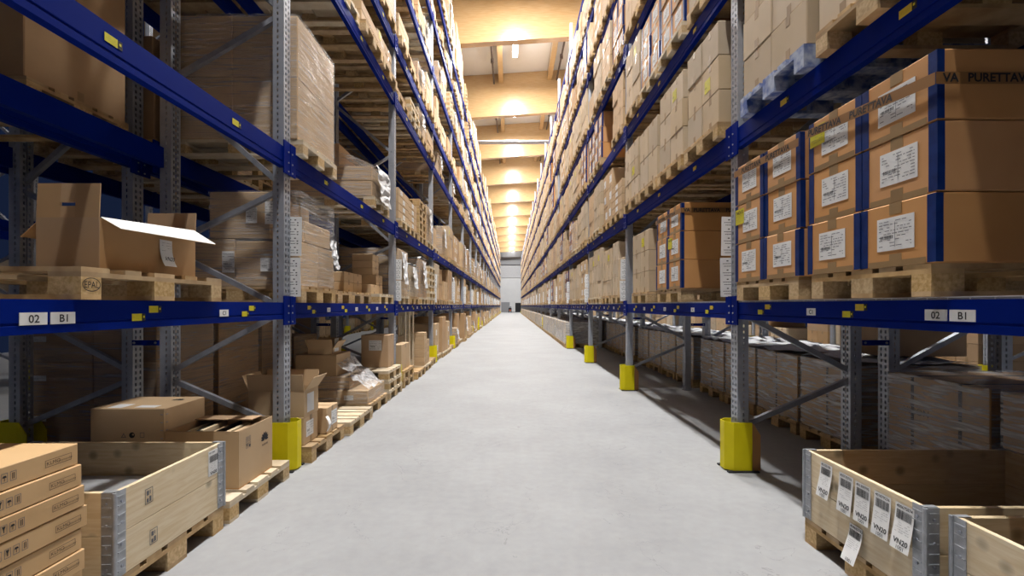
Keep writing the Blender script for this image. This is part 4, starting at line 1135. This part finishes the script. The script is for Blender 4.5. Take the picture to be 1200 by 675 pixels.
lq = MB().add(rect(0, 0, .2, .16, 'paper'), frame3((.3, .3625, .26), (-1, 0, 0), (0, 0, 1))); lo_ = obj('shipping_label', lq, o); lo_['label'] = 'white paper label'
obj('lettering', MB().add(ink_lines(.2, .16, 7, 'ink', 5), frame3((.3, .3635, .26), (-1, 0, 0), (0, 0, 1))), lo_)
# third bay floor
for i in range(2): spec(PAL, side_at('left', 1.80, 7.84, .8, i * .1455), f'pallet, {("lower", "upper")[i]} of two stacked past second yellow guard, left rack', 'pallets on the left floor', must=True)
zz = .2915
for c in range(1): loose('light', .62, .55, .44, 1.86, 7.9, zz, 'big brown carton on two pallets past second yellow guard, left rack')
spec(PAL, side_at('left', 1.76, 8.76, .8, 0), 'pallet under the tall pale stacks in third bay, left rack', 'pallets on the left floor', must=True)
up = pallet_tmpl('palewood', 'palewood'); o = obj('standing_pallet', up.own); o.matrix_world = Matrix.Translation((-2.0, 8.80, zf)) @ Matrix.Rotation(math.radians(-90), 4, 'Y') @ Matrix.Rotation(0, 4, 'Z')
tag(o, 'pale pallet standing on edge in third bay of left rack', 'pallet')
spec(PALW, side_at('left', 1.78, 9.64, .8, 0), 'pallet under thin cartons in third bay, left rack', 'pallets on the left floor', must=True)
for i in range(8): put(carton('light', .30, .5, .085), side_at('left', 1.80, 9.68, .30, zf + i * .0865), f'thin brown carton, {TIER[i] if i < 7 else "top"} in its stack, third bay floor, left rack', 'thin cartons in the left floor stack')
for i in range(6): put(carton('light', .30, .5, .085), side_at('left', 1.82, 10.08, .30, zf + i * .0865), f'thin brown carton, {TIER[i] if i < 5 else "top"} in the farther stack, third bay floor, left rack', 'thin cartons in the left floor stack')
spec(PAL, side_at('left', 1.82, 10.48, .8, 0), 'empty pallet before third yellow guard, left rack', 'pallets on the left floor', must=True)
for b in range(3, NB - 1):
    for slot in range(4):
        y0 = yf(b - 1) + UPW + .08 + slot * .88; x = 1.76 + R.uniform(0, .1)
        if b == 7 and slot == 0: continue
        q = R.random()
        pallet_at('left', 'front', -1, b, slot, y0, 0, x, R.choice((PAL, PALW)))
        if q < .25: boxes('left', 'front', -1, b, slot, y0, PH + .001, x + .03, 'light', 2, R.choice((1, 2, 3)), .76, .26, d=.8)
        elif q < .45: boxes('left', 'front', -1, b, slot, y0, PH + .001, x + .03, 'labelled', 1, 2, .62, .4, d=.7)
        elif q < .75:
            t = wrapped(R.choice(('light', 'brown')), .76, 1.1, R.choice((.5, .8)), 2, 2, R.randrange(3), tail=True); spec(t, side_at('left', x + .02, y0 + .02, .76, PH + .001), f'film-wrapped load with white tail, {loc("left", "front", -1, b, slot)}', 'film-wrapped pallet loads')
        elif q < .85: boxes('left', 'front', -1, b, slot, y0, PH + .001, x + .03, 'brown', 1, 1, .7, .95, d=.9)

# ------------------------------------------------------------------ left back row: wrapped loads on the floor, cartons above
lb = [(('end'), .18, .93, .12, .05, 5), ('end', .18, .58, .12, .05, 6), ('end', .18, .22, .12, .05, 7)]
for i, (y0, hh) in enumerate(((4.14, 1.12), (5.02, 1.12), (5.90, 1.12), (6.77, .8))):
    pallet_at('left', 'back', -1, 1, i, y0, 0, 3.14)
    t = wrapped('brown', .80, 1.13, hh, 1, 3, i, dcols=2, labels=[(f, 1.10 if f == 'end' else 0, z, a, b_, sd) for f, _, z, a, b_, sd in lb] if i == 0 else ())
    spec(t, side_at('left', 3.16, y0, .80, PH + .001), f'brown film-wrapped load on the floor, {SLOT[i]} pallet, second bay, left back rack', 'film-wrapped pallet loads', must=i < 3)
y0 = 2.99; pallet_at('left', 'back', 1, 0, 3, y0, LV['left'][1] + .002, 3.12)
spec(carton('brown', .79, 1.1, 1.02), side_at('left', 3.14, y0 + .005, .79, LV['left'][1] + PH + .004), 'large dark carton on the second shelf, nearest bay, left back rack', grp('left', 'back', 1))

# ------------------------------------------------------------------ right floor: crates in front, wrapped loads in the back row
spec(PAL, side_at('right', 1.75, 1.96, .8, 0), 'pallet under the labelled crate, right rack floor', 'pallets on the right floor', must=True)
XL = 1.7475
labs = [hang_label(2.565, .525, .095, .185, XL, .03, '40103105', 1), hang_label(2.415, .52, .10, .20, XL, .018, '400770776', 2), hang_label(2.30, .515, .098, .195, XL, .014, '401309795', 3),
        hang_label(2.178, .515, .098, .20, XL, .02, '401879236', 4), hang_label(2.055, .515, .098, .20, XL, .03, '400675874', 5), hang_label(2.345, .285, .09, .18, XL, .05, '404632762', 6, '')]
crate(1.96, 2.76, 1.75, 2.94, PH + .001, 2, 'open pine crate hung with six white bar code labels, right rack floor', labs)
sh = [[(2.1 + .75 * i / 5, 2.1 + .55 * j / 5, .19 + R.uniform(0, .07)) for j in range(6)] for i in range(6)]
tag(obj('crumpled_sheet', MB().sheet(sh, 'filmtop')), 'crumpled clear sheet lying inside the labelled crate, right rack', 'sheet')
tag(obj('flat_package', MB().cbox(1.80, 2.90, 2.0, 2.72, PH + .002, .182, 'brown', .004)), 'flat brown package on the bottom of the labelled crate', 'package')
spec(PAL, side_at('right', 1.80, 1.09, .8, 0), 'pallet under the unlabelled crate nearest the camera, right rack floor', 'pallets on the right floor', must=True)
crate(1.09, 1.89, 1.80, 2.99, PH + .001, 2, 'open pine crate without labels nearest the camera, right rack floor', [stamp(1.56, .42, 1.7985, -1)])
# the wrapped loads standing on the floor behind
for b in range(0, 9):
    ys = (2.12, 3.0) if b == 0 else tuple(yf(b - 1) + UPW + .1 + i * .87 for i in range(4))
    for i, y0 in enumerate(ys):
        slot = i + (2 if b == 0 else 0)
        pallet_at('right', 'back', -1, b, slot, y0, 0, 3.08)
        near = b == 0
        t = wrapped('brown', .81, 1.1, .71, 1 if near else 2, 2, i, top=not near, dcols=1, straps=(.2, .58) if near else (.4,), filmk='filmback')
        if b == 0 and i == 1:
            tx = text('VISION', .05, 'ink', .0); t = T(t.name, t.cat, None, t.parts + [('lettering', MB().add(tx, frame3((-.004, .66, .42), *AISLE)), 'dark letters reading VISION')])
        spec(t, side_at('right', 3.10, y0, .81, PH + .001), f'film-wrapped load{" lettered VISION" if b == 0 and i == 1 else ""} on the {loc("right", "back", -1, b, slot)}', 'film-wrapped pallet loads', must=b < 2)
for b in range(4, NB - 1):
    for slot in range(4):
        if b == 7 and slot == 0: continue
        y0 = yf(b - 1) + UPW + .08 + slot * .88
        pallet_at('right', 'front', -1, b, slot, y0, 0, 1.78)
        t = wrapped('beige', .78, 1.12, .7, 2, 2, R.randrange(3), filmk='filmtop'); spec(t, side_at('right', 1.80, y0 + .01, .78, PH + .001), f'white film-wrapped load on the {loc("right", "front", -1, b, slot)}', 'film-wrapped pallet loads')

# ------------------------------------------------------------------ everything else on the racks
for side in ('left', 'right'):
    for b in range(-1, NB):  # rack goes on unseen behind the camera, its loads added for their shade
        for li in range(1 if b < 0 else 0, 7):
            z = LV[side][li] + (DZ if li == 0 and side == 'right' else .002)
            for slot in range(4):
                y0 = yf(b - 1) + UPW + .08 + slot * .88
                if side == 'right' and li == 6: continue
                if side == 'right' and (b, li) in ((0, 0), (1, 1), (1, 2)) or (side == 'right' and (b, li) == (0, 1) and slot > 1): continue
                if side == 'right' and (b, li) == (0, 1):
                    y0 = .385 + slot * .805  # unseen loads above the view, added to block lamp light from the nearest boxes
                    pallet_at(side, 'front', li, b, slot, y0, z, 1.84); boxes(side, 'front', li, b, slot, y0 + .01, z + PH, 1.85, 'beige', 2, 3, .78, .36)
                    continue
                if side == 'right' and (b, li) == (1, 0): continue
                if side == 'left' and (b, li) in ((0, 0), (0, 1), (1, 0), (1, 1), (1, 2), (1, 3), (1, 4)): continue
                if R.random() < (.05 if side == 'right' else .07): continue
                fill(side, 'front', li, b, slot, y0, z)
    for b in range(16):
        for li in range(7):
            z = LV[side][li] + .002
            for slot in range(4):
                y0 = yf(b - 1) + UPW + .08 + slot * .88
                if side == 'left' and (b, li) in ((0, 0), (0, 1), (1, 0)): continue
                if side == 'right' and (li == 6 or (li < 2 and b < 9)): continue
                if b == 0 and slot < 1: continue
                if li >= 4 and b > 8: continue
                if R.random() < (.35 if li == 0 else .12): continue
                fill(side, 'back', li, b, slot, y0, z)
    for b in range(2, 12):                    # the rack across the next aisle
        for li in (-1, 0):
            for slot in range(4):
                if R.random() < .25: continue
                y0 = yf(b - 1) + UPW + .08 + slot * .88
                z = 0 if li < 0 else LV[side][0] + .002
                pallet_at(side, 'far', li, b, slot, y0, z, 7.86)
                boxes(side, 'far', li, b, slot, y0, z + PH + .001, 7.9, R.choice(('light', 'beige', 'brown')), 2, R.choice((2, 3)), .8, .3)
put(carton('brown', .6, .75, .36), side_at('right', 3.45, 4.27, .6, PH + .001 + .71 + .075), 'brown carton on top of a film-wrapped load near the first upright, right back rack', 'cartons on wrapped loads')
# hand truck at the far end
root = empty('pallet_truck', (.02, 91.5, 0))
obj('chassis', MB().cbox(-.45, .15, -.3, .3, .25, .95, 'dark', .05).cbox(-.42, .1, -.28, .0, .95, 1.25, 'greydoor', .05), root)
obj('operator_cover', MB().cbox(-.30, .0, -.31, -.25, .3, .6, 'red', .01), root)['label'] = 'orange front panel'
obj('fork', MB().box(.15, 1.2, -.28, -.12, .08, .14, 'dark').box(.15, 1.2, .12, .28, .08, .14, 'dark'), root)
for x, y in ((-.35, -.2), (-.35, .2), (.05, -.2), (.05, .2)):
    obj('wheel', MB().cyl((x, y - .05, .12), (x, y + .05, .12), .12, 'dark', 14), root)
tag(root, 'dark pallet truck parked at the far end of the aisle', 'pallet truck')

# ------------------------------------------------------------------ which of them show: rays from the camera against their boxes
CAM = Vector((0, 0, EYE))
vs, fs, ids = [], [], []
for i, s in enumerate(SPECS):
    (a0, b0, c0), (a1, b1, c1) = s['t'].box()
    base = len(vs)
    for p in ((a0, b0, c0), (a1, b0, c0), (a1, b1, c0), (a0, b1, c0), (a0, b0, c1), (a1, b0, c1), (a1, b1, c1), (a0, b1, c1)): vs.append(s['m'] @ Vector(p))
    for q in CUBE_F: fs.append(tuple(base + j for j in q)); ids.append(i)
bvh = BVHTree.FromPolygons(vs, fs)
for u in range(0, 1200, 2):
    for v in range(0, 675, 2):
        d = Vector(((u + 1 - CX) / F, 1, (CY - v - 1) / F))
        h = bvh.ray_cast(CAM, d.normalized())
        if h[2] is not None: SPECS[ids[h[2]]]['px'] += 1
LIMIT = {'pallet': 300, 'cardboard_box': 300, 'shelf_beam': 300, 'wrapped_load': 300}
REST = {'pallet': ('distant_pallets', 'wooden pallets too small to tell apart along both racks', 'pallets'),
        'cardboard_box': ('distant_boxes', 'small brown and beige boxes on pallets farther along both racks', 'boxes'),
        'shelf_beam': ('distant_beams', 'thin blue rack beams farther along both racks', 'rack beams'),
        'wrapped_load': ('distant_wrapped_loads', 'film-wrapped loads farther along both racks', 'wrapped loads')}
kinds = {}
for s in SPECS: kinds.setdefault(s['t'].name, []).append(s)
for kname, lst in kinds.items():
    lst.sort(key=lambda s: (-s['must'], -s['px']))
    rest = MB()
    for i, s in enumerate(lst):
        if i < LIMIT[kname] and (s['px'] > 0 or s['must']):
            t = s['t']
            put(t, s['m'], s['label'], s['group'], full=s['px'] > 14 or s['must'])
        else:
            t = s['t']; low = getattr(t, '_low', None)
            y = s['m'].translation.y
            src = low if low else (t.own if t.name == 'shelf_beam' else t.flat())
            if s['px'] > 3 and t._low is not None and y < 30: src = t.flat()
            rest.add(src, s['m'])
    if rest.f:
        n, l, c = REST[kname]; tag(obj(n, rest), l, c, None, 'stuff')
    print(kname, len(lst), 'shown', sum(s['px'] > 0 for s in lst), 'cut at', lst[min(LIMIT[kname], len(lst)) - 1]['px'])

# ------------------------------------------------------------------ camera, world, picture settings
cam = bpy.data.cameras.new('camera'); co = bpy.data.objects.new('camera', cam); COL.objects.link(co)
co.location = CAM; co.rotation_euler = (math.pi / 2, 0, 0)
cam.sensor_width = 36; cam.sensor_fit = 'HORIZONTAL'; cam.lens = F / 1200 * 36
cam.shift_x = (600 - CX) / 1200; cam.shift_y = (CY - 337.5) / 1200; cam.clip_start = .05; cam.clip_end = 300
SC.camera = co
w = bpy.data.worlds.new('world'); SC.world = w; w.use_nodes = True
w.node_tree.nodes['Background'].inputs[0].default_value = (.22, .38, 1.0, 1); w.node_tree.nodes['Background'].inputs[1].default_value = WORLD
vs_ = SC.view_settings; vs_.view_transform = 'Standard'; vs_.look = 'None'; vs_.exposure = EXPOSURE; vs_.gamma = 1; vs_.use_curve_mapping = False
SC.cycles.use_denoising = True
SC.cycles.max_bounces = 6; SC.cycles.diffuse_bounces = 2; SC.cycles.transparent_max_bounces = 16
SC.cycles.sample_clamp_indirect = 6
